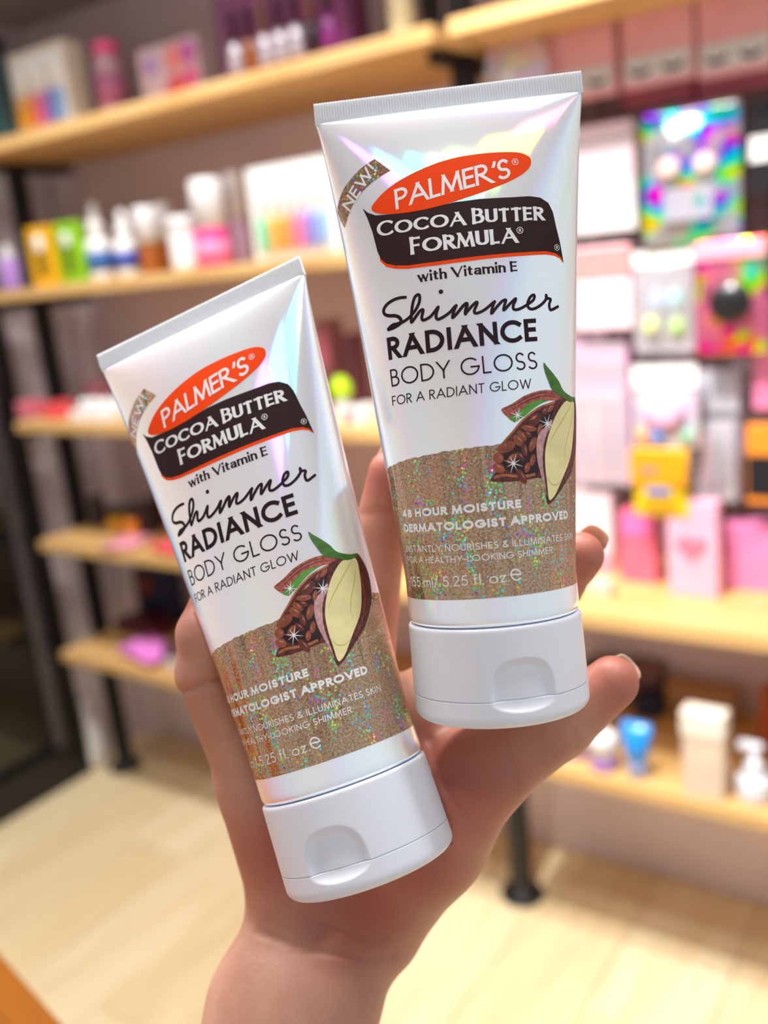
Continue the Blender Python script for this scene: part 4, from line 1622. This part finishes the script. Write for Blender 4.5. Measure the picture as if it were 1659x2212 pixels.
def carton(label, x0, x1, pt, pb, Y, d, m, shelf=None, z=None, bands=(), name='carton', cat='box', group=None, rz=0.0, minw=0.025):
    """upright printed box; bands = (x from, x to, z from, z to as fractions of the front, material, part name)"""
    X0, X1, zt = span(x0, x1, pt, pb, Y, d)
    zb = TOP[shelf] if shelf else z
    w = max(minw, X1 - X0)
    h = max(0.012, zt - zb)
    t = thing(name, label, cat, (X0 + w / 2, Y + d / 2, zb), rz, group)
    box('body', (-w / 2, -d / 2, 0), (w / 2, d / 2, h), m, t, 0.0015)
    for a, b, c_, e, mm, pn in bands:
        box(pn, (-w / 2 + a * w, -d / 2 - 0.0012, c_ * h), (-w / 2 + b * w, -d / 2 + 0.0005, e * h), mm, t, 0.0004)
    return t, w, h, d


def bottle(label, x0, x1, pt, pb, Y, bm_, cm_, shelf, capf=0.3, kind='screw', lab=None, name='bottle', cat='bottle', group=None, neck=0.55, capw=0.9):
    X0, X1, zt = span(x0, x1, pt, pb, Y)
    Pm = at((x0 + x1) / 2, (pt + pb) / 2, Y)
    r = (x1 - x0) / 2 * float(RC[:, 2] @ (Pm - CAM)) / F_PX * 0.97      # true radius square to the view
    zb = TOP[shelf]
    h = zt - zb
    t = thing(name, label, cat, ((X0 + X1) / 2, Y, zb), 0, group)
    hb = h * (1 - capf)
    lathe('body', [(r * .85, 0), (r * .97, .004), (r, .01), (r, hb * .80), (r * .96, hb * .88), (r * neck * 1.1, hb * .97), (r * neck, hb)], bm_, t)
    if kind == 'screw':
        rc = r * capw
        lathe('cap', [(rc, 0), (rc, h * capf - .004), (rc * .95, h * capf - .001), (rc * .8, h * capf)], cm_, t, 28, (0, 0, hb))
    elif kind == 'dropper':
        rc = r * .62
        lathe('collar', [(rc, 0), (rc, h * capf * .45), (rc * .7, h * capf * .47)], cm_, t, 24, (0, 0, hb))
        lathe('bulb', [(rc * .55, 0), (rc * .62, h * capf * .25), (rc * .45, h * capf * .48), (rc * .2, h * capf * .54)], cm_, t, 20, (0, 0, hb + h * capf * .46))
    elif kind == 'pump':
        rc = r * .5
        lathe('collar', [(rc, 0), (rc, h * capf * .4), (rc * .5, h * capf * .42), (rc * .4, h * capf * .8)], cm_, t, 20, (0, 0, hb))
        box('pump_head', (-r * .9, -r * .3, hb + h * capf * .78), (r * .45, r * .3, hb + h * capf), cm_, t, 0.003)
    if lab:
        lathe('label', [(r * 1.012, hb * .2), (r * 1.012, hb * .66)], lab, t)
    return t


def gift_set(label, x0, x1, pt, pb, Y, d, m, inner, cols, shelf, capc, cat='gift box', caph=0.42):
    t, w, h, d = carton(label, x0, x1, pt, pb, Y, d, m, shelf, name='gift_set', cat=cat, bands=((.05, .95, .08, .92, inner, 'window_card'),), minw=0.06)
    n_ = len(cols)
    for i, c_ in enumerate(cols):
        x = -w * .42 + w * .84 * (i + .5) / n_
        r = w * .84 / n_ * .38
        hb = h * (0.80 - caph)
        lathe('mini_bottle', [(r * .9, 0), (r, .003), (r, hb * .85), (r * .6, hb)], c_, t, 18, (x, -d / 2 - r * .35, h * .10), 0.8)
        lathe('mini_cap', [(r * .55, 0), (r * .5, h * caph * .7), (r * .4, h * caph * .8)], capc[i % len(capc)], t, 16, (x, -d / 2 - r * .35, h * .10 + hb))
    return t


def pillow(name, w, h, tck, m, parent=None, nx=14, nz=18, wob=0.0, seed=0, loc=None, flat=0.12):
    """sealed pouch: two sheets that bulge between flat seams"""
    rg = np.random.RandomState(seed)
    ph = rg.rand(6) * 6
    V, Fc = [], []
    for sgn in (-1, 1):
        for j in range(nz + 1):
            for i in range(nx + 1):
                a, b = i / nx, j / nz
                e = min(1, max(0, (min(a, 1 - a) - flat * .6) / .3)) * min(1, max(0, (min(b, 1 - b) - flat * .6) / .25))
                bul = math.sin(e * pi / 2) ** .8 if e > 0 else 0
                cr = wob * (math.sin(9 * a + ph[0]) * math.sin(7 * b + ph[1]) + .6 * math.sin(17 * a + 11 * b + ph[2]))
                V.append(((a - .5) * w, sgn * (0.0006 + tck / 2 * bul * (1 + cr)) + wob * .01 * math.sin(5 * a + 4 * b + ph[3]) * w, b * h))
    n1 = (nx + 1) * (nz + 1)
    for s in (0, 1):
        for j in range(nz):
            for i in range(nx):
                q = (s * n1 + j * (nx + 1) + i, s * n1 + j * (nx + 1) + i + 1, s * n1 + (j + 1) * (nx + 1) + i + 1, s * n1 + (j + 1) * (nx + 1) + i)
                Fc.append(q if s == 0 else q[::-1])
    rim = [i for i in range(nx + 1)] + [j * (nx + 1) + nx for j in range(1, nz + 1)] + [nz * (nx + 1) + i for i in range(nx - 1, -1, -1)] + [j * (nx + 1) for j in range(nz - 1, 0, -1)]
    for a, b in zip(rim, rim[1:] + rim[:1]):
        Fc.append((b, a, n1 + a, n1 + b))
    return raw(name, V, Fc, m, parent, True, loc)


hook_m = mat('hook_chrome', '#b9b4b8', 0.25, 0.9)


def hung(name, label, cat, x0, x1, pt, pb, Y, group=None, hook=True):
    """empty at the foot of a packet hanging on the grid, plus its hook on the panel"""
    c_b = at((x0 + x1) / 2, pb, Y)
    zt = at((x0 + x1) / 2, pt, Y)[2]
    w = at(x1, (pt + pb) / 2, Y)[0] - at(x0, (pt + pb) / 2, Y)[0]
    h = zt - c_b[2]
    t = thing(name, label, cat, (c_b[0], Y, c_b[2]), 0, group)
    if hook:
        y1 = Y + (0.031 if cat in ('box', 'case') else 0.012)
        hk = bar('display_hook', (0, 0, 0), (0, y1 - (GY - 0.0075), 0), 0.0022, hook_m, None, 8)
        hk.location = (c_b[0], GY - 0.0075, zt - 0.008)
        tag(hk, 'chrome hook behind the ' + label, 'hook', 'chrome hooks on the grid panel')
    return t, w, h


pink = mat('pink_card', '#f3a0b2', 0.4, coat=0.3)
hot = mat('hot_pink', '#ee4f93', 0.35, coat=0.3)
pale = mat('pale_pink_card', '#f6d3dd', 0.4, coat=0.3)
rose = mat('rose_card', '#e0788a', 0.4, coat=0.3)
salmon = mat('salmon_card', '#f08d8a', 0.4, coat=0.2)
cream = mat('cream_card', '#e9dcc6', 0.5)
wcard = mat('white_card', '#f6f4f2', 0.45)
lilac = mat('lilac_plastic', '#b58ad6', 0.35, coat=0.2)
mauve = mat('mauve_plastic', '#b796ac', 0.35, coat=0.2)
purple = mat('deep_purple_card', '#5d1a4e', 0.35, coat=0.3)
magenta = mat('magenta_card', '#8d2a80', 0.35, coat=0.3)
yellow = mat('yellow_card', '#f4b81e', 0.4)
lime = mat('lime_card', '#8fc81e', 0.4)
green = mat('mint_green', '#6fcf97', 0.35)
orange = mat('orange_plastic', '#f2912a', 0.35, coat=0.2)
blue = mat('bright_blue_plastic', '#1b96ee', 0.25, coat=0.4)
blue2 = mat('deep_blue_label', '#2b62a8', 0.35)
navy = mat('navy_card', '#182747', 0.4)
teal = mat('dark_teal_card', '#2f4b4c', 0.5)
amber = mat('amber_glass', '#a4581a', 0.15, coat=0.6)
amber2 = mat('amber_bright', '#f0a81c', 0.15, coat=0.6)
beige = mat('beige_card', '#e6d0ba', 0.5)
tan = mat('tan_card', '#b98d5e', 0.5)
gold = mat('gold_foil', '#e6c77e', 0.22, 0.9)
dark = mat('dark_brown_plastic', '#2c1a1e', 0.35)
blackp = mat('black_plastic', '#17171b', 0.3, coat=0.4)
greyp = mat('grey_plastic', '#9a96a2', 0.4)
red = mat('coral_red_card', '#ee5a60', 0.4)
chrome = mat('clear_glass_bottle', '#d8cfd8', 0.12, 0.3, coat=0.6)
filmc = clear('clear_film', '#f2edf4', 0.30)
filmp = clear('pink_clear_film', '#f7c9da', 0.45)
holo1 = holo('holographic_foil_silver', 1.0, 17, base=(.55,.55,.6), amount=1.0)
holo2 = holo('holographic_foil_pink', 1.0, 20, base=S('#f07aa0'), hue0=-0.3, hue1=0.5, amount=0.95)
holo3 = holo('holographic_foil_pale', 0.35, 26, base=S('#f0dcf0'), amount=0.7, metal=0.4)

SET_A = [amber2, orange, mat('rose_liquid', '#ef6d9c', .3), mat('violet_liquid', '#8f7fd0', .3), mat('sky_liquid', '#8cb6e4', .3)]
# --- left bay, top board
carton('dark teal carton at the left end of the top shelf', -30, 20, 112, 292, 1.385, 0.02, teal, 1)
gift_set('cream gift box with five coloured mini bottles on the top shelf', 22, 190, 92, 276, 1.42, 0.05, cream, wcard, SET_A, 1, [wcard, cream])
bottle('tall clear pink bottle with a hot pink cap on the top shelf', 204, 272, 88, 238, 1.45, mat('pink_clear_bottle', '#b98d9c', .25, coat=.3), hot, 1, 0.17, neck=.8, capw=.85, lab=mat('pink_print', '#b8668a', .4))
t, w, h, d = carton('floral white and pink carton on the top shelf', 300, 470, 84, 214, 1.44, 0.05, mat('blush_card', '#d9bcc4', .45), 1)
for k, (fx, fz, fr, fm) in enumerate(((.2, .7, .10, lilac), (.62, .72, .16, salmon), (.85, .75, .13, mat('orchid_print', '#c965b0', .4)), (.6, .2, .17, red), (.86, .35, .11, hot), (.3, .3, .07, pale))):
    lathe('flower_print', [(fr * w, 0), (fr * w * .9, .001)], fm, t, 20, (-w / 2 + fx * w, -d / 2 - .0008, fz * h)).rotation_euler = (pi / 2, 0, 0)
t = gift_set('deep purple gift set box with slim bottles on the top shelf', 466, 800, -60, 158, 1.41, 0.06, purple, mat('plum_card', '#7a2c5e', .35, coat=.3), [chrome, amber, chrome, chrome, chrome, dark, magenta], 1, [dark, dark, mat('dull_gold', '#8a6a4a', .4, .5)], caph=.46)
bottle('gold and white cylinder at the right end of the top shelf', 836, 896, -60, 78, 1.44, mat('pearl_tin', '#f6e7b8', .25, .2, coat=.4), gold, 1, .2, neck=.9, capw=1.0)
bottle('squat dark jar at the right end of the top shelf', 905, 955, -20, 40, 1.52, dark, blackp, 1, .3, capw=1.0)
# --- second board
bottle('small purple bottle at the left end of the second shelf', 0, 42, 528, 622, 1.47, lilac, wcard, 2, .3, 'dropper')
for lab_, xa, xb, pt_, mm in (('yellow carton with white badge on the second shelf', 64, 134, 486, yellow), ('lime green carton with white badge on the second shelf', 126, 190, 476, lime)):
    t, w, h, d = carton(lab_, xa, xb, pt_, 618, 1.43, 0.028, mm, 2)
    box('tube_print', (-w * .16, -d / 2 - .001, h * .15), (w * .2, -d / 2 + .0005, h * .62), mat('dark_olive_print', '#4a4a1a', .4), t)
    lathe('badge', [(w * .24, 0), (w * .22, .001)], wcard, t, 20, (0.0, -d / 2 - .0012, h * .72)).rotation_euler = (pi / 2, 0, 0)
bottle('white dropper bottle with teal blue base on the second shelf', 184, 240, 436, 606, 1.47, wcard, wcard, 2, .42, 'dropper', lab=blue2)
bottle('short white dropper bottle with blue label on the second shelf', 243, 300, 452, 600, 1.45, wcard, wcard, 2, .40, 'dropper', lab=mat('cobalt_label', '#3c4fa8', .4))
bottle('amber bottle with broad white cap on the second shelf', 296, 345, 446, 594, 1.43, amber, white, 2, .52, capw=1.1, neck=.9)
bottle('amber bottle with tall white cap behind the blue striped jar', 338, 376, 438, 590, 1.49, amber, white, 2, .52, capw=1.1, neck=.9)
t = bottle('white jar with blue stripe and pink foot on the second shelf', 366, 430, 466, 590, 1.42, wcard, white, 2, .28, capw=1.0, neck=.95, lab=None)
lathe('stripe', [(.0232, .055), (.0232, .064)], mat('stripe_blue', '#3a56b8', .4), t)
bottle('hot pink bottle with tall white cap on the second shelf', 416, 494, 384, 580, 1.43, hot, white, 2, .55, capw=.95, neck=.9, lab=mat('light_pink_label', '#f58ab6', .4))
bottle('mauve bottle with tall white cap on the second shelf', 490, 536, 370, 572, 1.50, mauve, white, 2, .48, capw=.95, neck=.9)
gift_set('white gift box with bright coloured mini bottles on the second shelf', 540, 762, 344, 566, 1.41, 0.05, wcard, mat('milk_card', '#f7f7ee', .4), [green, amber2, orange, SET_A[2], SET_A[3], SET_A[4]], 2, [white])
# --- third board
k3 = [(36, 100, 868, 912, rose, 'flat rose packet at the left end of the third shelf'), (92, 165, 872, 914, red, 'flat coral packet beside the white tray on the third shelf')]
for xa, xb, pt_, pb_, mm, lab_ in k3:
    carton(lab_, xa, xb, pt_, pb_, 1.41, .06, mm, 3, name='flat_packet', cat='packet')
t, w, h, d = carton('low white tray holding small goods on the third shelf', 150, 300, 888, 918, 1.39, .08, wcard, 3, name='tray', cat='tray')
for k in range(6):
    lathe('cotton_ball', [(.002, 0), (.011, .004), (.014, .011), (.010, .019), (.002, .022)], wcard, t, 14, (-w * .42 + w * .15 * k, .01 * (k % 2), h))
carton('pink compact box behind the white tray on the third shelf', 188, 262, 826, 888, 1.52, .05, mat('dusty_pink_card', '#c98596', .4), 3)
carton('tall dusty pink carton on the third shelf between the tubes', 690, 752, 690, 930, 1.50, .05, mat('brown_pink_card', '#a06a70', .4), 3, bands=((.1, .9, .5, .9, rose, 'print_panel'), (.1, .9, .12, .35, dark, 'print_panel')))
carton('dark plum carton on the third shelf beside the right tube', 748, 790, 720, 930, 1.47, .04, mat('plum_brown_card', '#6b3540', .4), 3)
lathe_t = thing('sponge', 'lime green make-up sponge on the third shelf', 'sponge', tuple(at(738, 852, 1.43)[:2]) + (TOP[3] + .062,))
lathe('sponge_body', [(.002, -.022), (.015, -.018), (.021, -.004), (.019, .010), (.010, .021), (.002, .025)], mat('lime_sponge', '#c4ee16', .6), lathe_t)
box('stand', (-.012, -.012, -.062), (.012, .012, -.02), wcard, lathe_t, .002)
carton('flat white and pink packet on the third shelf behind the right tube', 742, 830, 884, 925, 1.39, .07, wcard, 3, name='flat_packet', cat='packet', bands=((.1, .6, .2, .9, red, 'print_panel'),))
# --- fourth board
for xa, xb, pt_, mm, lab_, yy in ((196, 232, 1070, dark, 'slim dark bottle at the left of the fourth shelf', 1.52), (232, 268, 1092, amber2, 'amber bottle with black cap on the fourth shelf', 1.50), (266, 300, 1088, orange, 'orange bottle with black cap on the fourth shelf', 1.47),
                                  (300, 340, 1080, dark, 'dark brown bottle right of the orange one on the fourth shelf', 1.50)):
    bottle(lab_, xa, xb, pt_, 1160, yy, mm, blackp, 4, .38)
carton('dark red carton on the fourth shelf beside the left tube', 318, 380, 1080, 1170, 1.55, .05, mat('dark_red_card', '#4a1a1c', .4), 4)
t = thing('sachet', 'pink and white sachet lying on the fourth shelf', 'sachet', tuple(atz(250, 1182, TOP[4] + .01)[:2]) + (TOP[4] + .008,), 0.3)
o = pillow('film_bag', .09, .10, .014, pink, t, seed=3, wob=.2)
o.rotation_euler = (-pi / 2 + .02, 0, 0)
t = thing('sachet', 'coral sachet lying on the fourth shelf beside the left tube', 'sachet', tuple(atz(345, 1190, TOP[4] + .01)[:2]) + (TOP[4] + .012,), -0.2)
o = pillow('film_bag', .12, .10, .02, red, t, seed=4, wob=.25)
o.rotation_euler = (-pi / 2 + .02, 0, 0)
carton('pink flat box at the back of the fourth shelf', 240, 330, 1130, 1165, 1.56, .06, pink, 4, name='flat_packet', cat='packet')
# --- fifth board
t, w, h, d = carton('navy and maroon carton standing on the fifth shelf', 300, 400, 1238, 1395, 1.60, .06, navy, 5, bands=((.1, .6, .55, .9, mat('brick_print', '#7a3524', .4), 'print_panel'), (0, 1, 0, .3, mat('maroon_print', '#4a1424', .4), 'print_panel')))
carton('flat magenta brown box on the fifth shelf', 252, 384, 1352, 1392, 1.52, .07, mat('maroon_card', '#571a2c', .4), 5, name='flat_packet', cat='packet')
t = thing('pink_bag', 'bright pink soft bag lying on the fifth shelf', 'bag', tuple(atz(285, 1420, TOP[5] + .015)[:2]) + (TOP[5] + .02,), -0.25)
o = pillow('bag_body', .17, .10, .034, mat('orchid_pink_film', '#f28be0', .3, coat=.4), t, seed=8, wob=.25)
o.rotation_euler = (-pi / 2 + .05, 0, 0)
bottle('small black capped bottle beside the pink bag on the fifth shelf', 352, 382, 1395, 1440, 1.40, chrome, blackp, 5, .4)
# white paper carrier on the floor in the corner
pb_ = atz(190, 1655, 0)
t = thing('paper_bag', 'crumpled white bag on the floor in the corner', 'bag', (pb_[0] + .0, pb_[1] + .02, 0), .3)
V, Fc = lathe_data([(.038, 0), (.045, .03), (.040, .08), (.026, .13), (.012, .17), (.018, .20)], 16)
rg = np.random.RandomState(2)
raw('bag_body', [(a * (1 + .18 * rg.rand()), b * .8 * (1 + .18 * rg.rand()), c_) for a, b, c_ in V], Fc, wcard, t, True)

# --- right bay, hanging goods
lash = mat('lash_card_pink', '#fcb9c3', .35, coat=.5)
lashd = mat('lash_card_rose', '#d86f84', .35, coat=.4)
silver = mat('silver_tray', '#eceef4', .25, coat=.5)
for i, (xa, xb, pt_, pb_, lab_) in enumerate(((1190, 1332, 62, 214, 'pink eyelash box hanging nearest the right tube'), (1344, 1500, 18, 182, 'pink eyelash box hanging in the middle of the top row'), (1506, 1670, -22, 160, 'pink eyelash box hanging at the right edge of the top row'))):
    t, w, h = hung('lash_box', lab_, 'box', xa, xb, pt_, pb_, 1.52, 'pink eyelash boxes')
    box('body', (-w / 2, -.004, 0), (w / 2, .030, h), lash, t, .002)
    box('window_tray', (-w * .46, -.0055, h * .10), (w * .46, -.0035, h * .42), silver, t, .0005)
    for s in (-.23, .23):
        arcp = [(s * w + w * .15 * math.cos(a), -.0068, h * .30 + h * .09 * math.sin(a)) for a in np.linspace(pi * 1.05, pi * 1.95, 8)]
        V, Fc = [], []
        for k, (x, y, z) in enumerate(arcp):
            V += [(x, y, z), (x, y, z - .007)]
        Fc = [(2 * k, 2 * k + 1, 2 * k + 3, 2 * k + 2) for k in range(7)]
        raw('eyelash', V, Fc, blackp, t)
    box('flap', (-w * .5, .0, h), (w * .5, .002, h + .012), lashd, t, .0005)
for xa, xb, pt_, pb_, lab_ in ((1346, 1500, 150, 222, 'rose box tucked under the middle eyelash box'), (1510, 1668, 128, 198, 'rose box tucked under the right eyelash box')):
    t, w, h = hung('lash_box', lab_, 'box', xa, xb, pt_, pb_, 1.60, None, False)
    box('body', (-w / 2, -.01, 0), (w / 2, .025, h), lashd, t, .002)
t, w, h = hung('hand_mirror', 'round pale holographic hand mirror hanging behind the right tube', 'mirror', 1050, 1190, 78, 212, 1.50)
lathe('disc', [(w * .48, 0), (w * .5, .003), (w * .48, .006)], holo3, t, 36, (0, .003, h / 2)).rotation_euler = (pi / 2, 0, 0)
t, w, h = hung('card_box', 'large white and pale pink box hanging beside the right tube', 'box', 1236, 1376, 268, 502, 1.54)
box('body', (-w / 2, -.004, 0), (w / 2, .026, h), wcard, t, .002)
box('print_panel', (-w * .5, -.005, h * .5), (w * .5, -.0035, h), pale, t)
box('clear_wrap', (-w * .48, -.008, h * .04), (w * .48, -.006, h * .96), filmc, t, .0008)
t, w, h = hung('foil_pouch', 'silver holographic pouch with painted rainbow gleams on the grid', 'pouch', 1386, 1600, 226, 528, 1.52)
pillow('foil_bag', w, h, .022, holo1, t, wob=.3, seed=5)
for s in (-.18, .18):
    lathe('puff', [(.002, -.004), (w * .11, 0), (w * .12, .006), (w * .05, .012)], mat('puff_beige', '#d9bdb4', .7), t, 20, (s * w, -.012, h * .56)).rotation_euler = (pi / 2, 0, 0)
box('window_card', (-w * .25, -.0135, h * .18), (w * .25, -.012, h * .42), greyp, t, .0005)
t, w, h = hung('black_case', 'black case with white label at the right edge of the grid', 'box', 1620, 1700, 214, 415, 1.53)
box('body', (-w / 2, -.004, 0), (w / 2, .02, h), blackp, t, .002)
box('label_plate', (-w * .5, -.0055, h * .35), (w * .4, -.0035, h * .62), wcard, t)
t, w, h = hung('card_box', 'pink box with pale window hanging beside the tube lettering', 'box', 1240, 1366, 532, 712, 1.53)
box('body', (-w / 2, -.004, 0), (w / 2, .026, h), pale, t, .002)
box('print_panel', (-w / 2, -.0055, h * .62), (w / 2, -.0035, h * .98), salmon, t)
t, w, h = hung('clear_pouch', 'clear pouch of green and blue sponges on the grid', 'pouch', 1370, 1502, 540, 764, 1.53)
pillow('film_bag', w, h, .03, filmc, t, seed=6)
box('header_card', (-w * .48, -.003, h * .86), (w * .48, .003, h), wcard, t)
for sx, sz, mm in ((-.2, .28, mat('lime_foam', '#d3e36a', .7)), (.22, .26, mat('leaf_foam', '#a8d56a', .7)), (-.1, .52, mat('blue_foam', '#8ea6d8', .7)), (.2, .52, mat('aqua_foam', '#7fc7bf', .7))):
    lathe('sponge', [(.002, -.016), (.011, -.012), (.014, 0), (.011, .010), (.004, .017)], mm, t, 18, (sx * w, .0, sz * h))
t, w, h = hung('foil_pouch', 'hot pink holographic pouch with a round black puff on the grid', 'pouch', 1500, 1656, 516, 764, 1.50)
pillow('foil_bag', w, h, .018, holo2, t, wob=.3, seed=9)
box('header_card', (-w * .5, -.012, h * .84), (w * .5, -.010, h * .98), pink, t)
lathe('puff', [(.002, -.003), (w * .28, 0), (w * .30, .006), (w * .26, .012), (.004, .014)], blackp, t, 28, (.004, -.012, h * .46)).rotation_euler = (pi / 2, 0, 0)
t, w, h = hung('brush_case', 'long pink case at the right edge of the grid', 'case', 1626, 1720, 640, 886, 1.54)
box('body', (-w / 2, -.004, 0), (w / 2, .02, h), mat('candy_pink', '#ef85ae', .35, coat=.3), t, .004)
t, w, h = hung('clear_box', 'lilac edged clear box of slim brushes beside the right tube', 'box', 1238, 1366, 738, 1044, 1.55)
box('backing_card', (-w / 2, .012, 0), (w / 2, .015, h), mat('orchid_card', '#c878b4', .4), t)
box('header_card', (-w / 2, -.004, h * .84), (w / 2, .012, h * .93), mat('violet_pink_card', '#d86fae', .4), t)
for k, mm in enumerate((mat('sage_handle', '#9cb59c', .4), beige, tan, greyp)):
    x = -w * .3 + w * .2 * k
    bar('brush_handle', (x, .004, h * .05), (x, .004, h * .55), .004, mm, t)
    lathe('bristles', [(.004, 0), (.008, .012), (.007, .022), (.002, .030)], pale, t, 14, (x, .004, h * .55))
box('clear_front', (-w / 2, -.008, 0), (w / 2, -.006, h), filmc, t, .0008)
t, w, h = hung('holo_card', 'white and pink pearly card packet in the middle of the grid', 'packet', 1368, 1508, 788, 966, 1.52)
box('card', (-w / 2, 0, 0), (w / 2, .004, h), holo3, t, .001)
box('header_strip', (-w / 2, -.003, h * .72), (w / 2, -.0005, h), wcard, t, .0005)
lathe('pink_puff', [(.002, -.004), (w * .30, 0), (w * .32, .006), (w * .2, .013)], mat('puff_pink', '#f2c4e6', .7), t, 24, (.0, -.004, h * .46)).rotation_euler = (pi / 2, 0, 0)
for sx, mm in ((-.34, amber2), (-.1, blue), (.34, green)):
    lathe('bead', [(.002, -.01), (.010, 0), (.002, .01)], mm, t, 16, (sx * w, -.006, h * .14))
t, w, h = hung('clear_pouch', 'grey clear blister pack right of the pearly card', 'pouch', 1502, 1594, 800, 1082, 1.55)
box('backing_card', (-w / 2, .008, 0), (w / 2, .011, h), greyp, t)
box('header_card', (-w / 2, .004, h * .68), (w / 2, .008, h), mat('fog_card', '#c4c4d0', .4), t)
pillow('blister', w * .9, h * .62, .02, filmc, t, seed=11)
for k in range(3):
    bar('tool', (-w * .25 + w * .25 * k, .002, h * .08), (-w * .25 + w * .25 * k, .002, h * .52), .0035, (salmon, dark, greyp)[k], t)
t, w, h = hung('sponge_pack', 'yellow and orange rounded sponge packet hanging above the shelf', 'packet', 1370, 1488, 966, 1116, 1.49)
V, Fc = [], []
o = pillow('foam_body', w, h * .98, .03, mat('yolk_foam', '#fbd51c', .5), t, seed=12)
box('header_card', (-w * .5, -.018, h * .52), (w * .5, -.015, h * .99), mat('tangerine_card', '#fb9f16', .4), t, .004)
box('print_panel', (-w * .2, -.0195, h * .36), (w * .22, -.0155, h * .46), mat('violet_blue_print', '#6a74c8', .4), t)
box('print_panel', (-w * .3, -.0195, h * .66), (w * .0, -.0165, h * .74), mat('slate_print', '#8a7a86', .4), t)
t, w, h = hung('orange_case', 'orange and black packet at the right edge of the grid', 'packet', 1610, 1690, 918, 1090, 1.52)
box('body', (-w / 2, 0, 0), (w / 2, .015, h), orange, t, .003)
box('print_panel', (-w * .45, -.0015, h * .1), (w * .3, .0005, h * .62), blackp, t)
# --- right bay, fourth board: pink boxes standing
carton('white and pale pink box standing beside the index finger', 1236, 1340, 1066, 1290, 1.56, .04, mat('pearl_pink_card', '#fbe3ea', .4), 4, bands=((0, 1, 0, .25, pink, 'print_panel'),))
t, w, h, d = carton('hot pink and clear box on the shelf right of the index finger', 1340, 1432, 1106, 1268, 1.53, .035, mat('watermelon_card', '#ef6f8c', .35, coat=.4), 4, bands=((.08, .92, .68, .96, mat('magenta_pink_print', '#f07ac4', .4), 'print_panel'),))
t, w, h, d = carton('pale pink box with a red heart print on the shelf', 1442, 1560, 1084, 1298, 1.49, .03, mat('sugar_pink_card', '#f7b6cf', .4, coat=.3), 4)
V, Fc = [], []
hp = [(16 * math.sin(a) ** 3 / 17, (13 * math.cos(a) - 5 * math.cos(2 * a) - 2 * math.cos(3 * a) - math.cos(4 * a)) / 17) for a in np.linspace(0, 2 * pi, 29)[:-1]]
for y in (-d / 2 - .0016, -d / 2 + .0004):
    V += [(x * w * .33, y, h * .52 + z * w * .33) for x, z in hp]
Fc = [tuple(range(28)), tuple(range(55, 27, -1))] + [(k, 28 + k, 28 + (k + 1) % 28, (k + 1) % 28) for k in range(28)]
raw('heart_print', V, Fc, mat('heart_rose', '#f07a92', .4), t)
carton('bright pink glossy box at the right edge of the fourth shelf', 1566, 1690, 1136, 1262, 1.55, .05, mat('flamingo_card', '#f58ac0', .25, coat=.6), 4)
t, w, h, d = carton('small tan tester box on the fourth shelf beside the index finger', 1272, 1330, 1262, 1312, 1.44, .03, beige, 4)
carton('low brown box behind the heart box on the fourth shelf', 1470, 1560, 1250, 1312, 1.60, .04, tan, 4)
# --- right bay, fifth board
bottle('small lilac bottle with pale cap behind the thumb on the lower shelf', 1222, 1272, 1596, 1680, 1.42, lilac, mat('pale_lilac_cap', '#d9bfe8', .3), 5, .45, capw=1.0, neck=.95)
bottle('lilac bottle with glossy white cap beside the blue tube', 1274, 1334, 1586, 1696, 1.40, lilac, white, 5, .5, capw=1.05, neck=.95)
# blue tube standing on its cap
X0, X1, zt = span(1338, 1416, 1562, 1704, 1.40)
t = thing('squeeze_tube', 'bright blue tube standing on the lower shelf beside the lilac bottles', 'tube', ((X0 + X1) / 2, 1.40, TOP[5]))
hh, ww = zt - TOP[5], (X1 - X0) / 2 * .80
lathe('cap', [(ww * .62, 0), (ww * .66, hh * .30), (ww * .6, hh * .32)], mat('lilac_blue_cap', '#9fb2ee', .3), t)
V, Fc = lathe_data([(ww * .66, hh * .32), (ww * .85, hh * .5), (ww, hh * .75), (ww * 1.05, hh)], 28)
Vn = []
for x, y, z in V:
    k = (z / hh - .32) / .68
    Vn.append((x, y * (1 - .75 * k * k), z))
raw('body', Vn, Fc, blue, t, True)
carton('navy blue carton behind the blue tube on the lower shelf', 1372, 1440, 1512, 1668, 1.60, .05, navy, 5)
t, w, h, d = carton('beige box with white lid on the lower shelf', 1474, 1574, 1546, 1745, 1.375, .035, beige, 5)
box('lid', (-w * .54, -d * .56, h * .72), (w * .54, d * .56, h * 1.0 + .001), mat('ivory_lid', '#fbf0e0', .4), t, .003)
bottle('white pump bottle at the right edge of the lower shelf', 1592, 1668, 1606, 1752, 1.41, mat('grey_white_plastic', '#e4e8f2', .3, coat=.3), mat('pump_white', '#e9ecf6', .3), 5, .55, 'pump')
carton('rust orange carton at the right edge of the lower shelf', 1640, 1720, 1500, 1700, 1.55, .05, mat('rust_card', '#b5532a', .4), 5)
carton('wide tan carton at the back of the lower shelf', 1440, 1600, 1492, 1660, 1.63, .045, tan, 5)
carton('plum carton at the back of the lower shelf behind the thumb', 1262, 1352, 1440, 1620, 1.635, .045, mat('dark_plum_card', '#3f2430', .4), 5)
carton('mauve brown carton at the back of the lower shelf under the pink boxes', 1352, 1440, 1440, 1600, 1.652, .04, mat('mauve_brown_card', '#7d5a58', .4), 5)
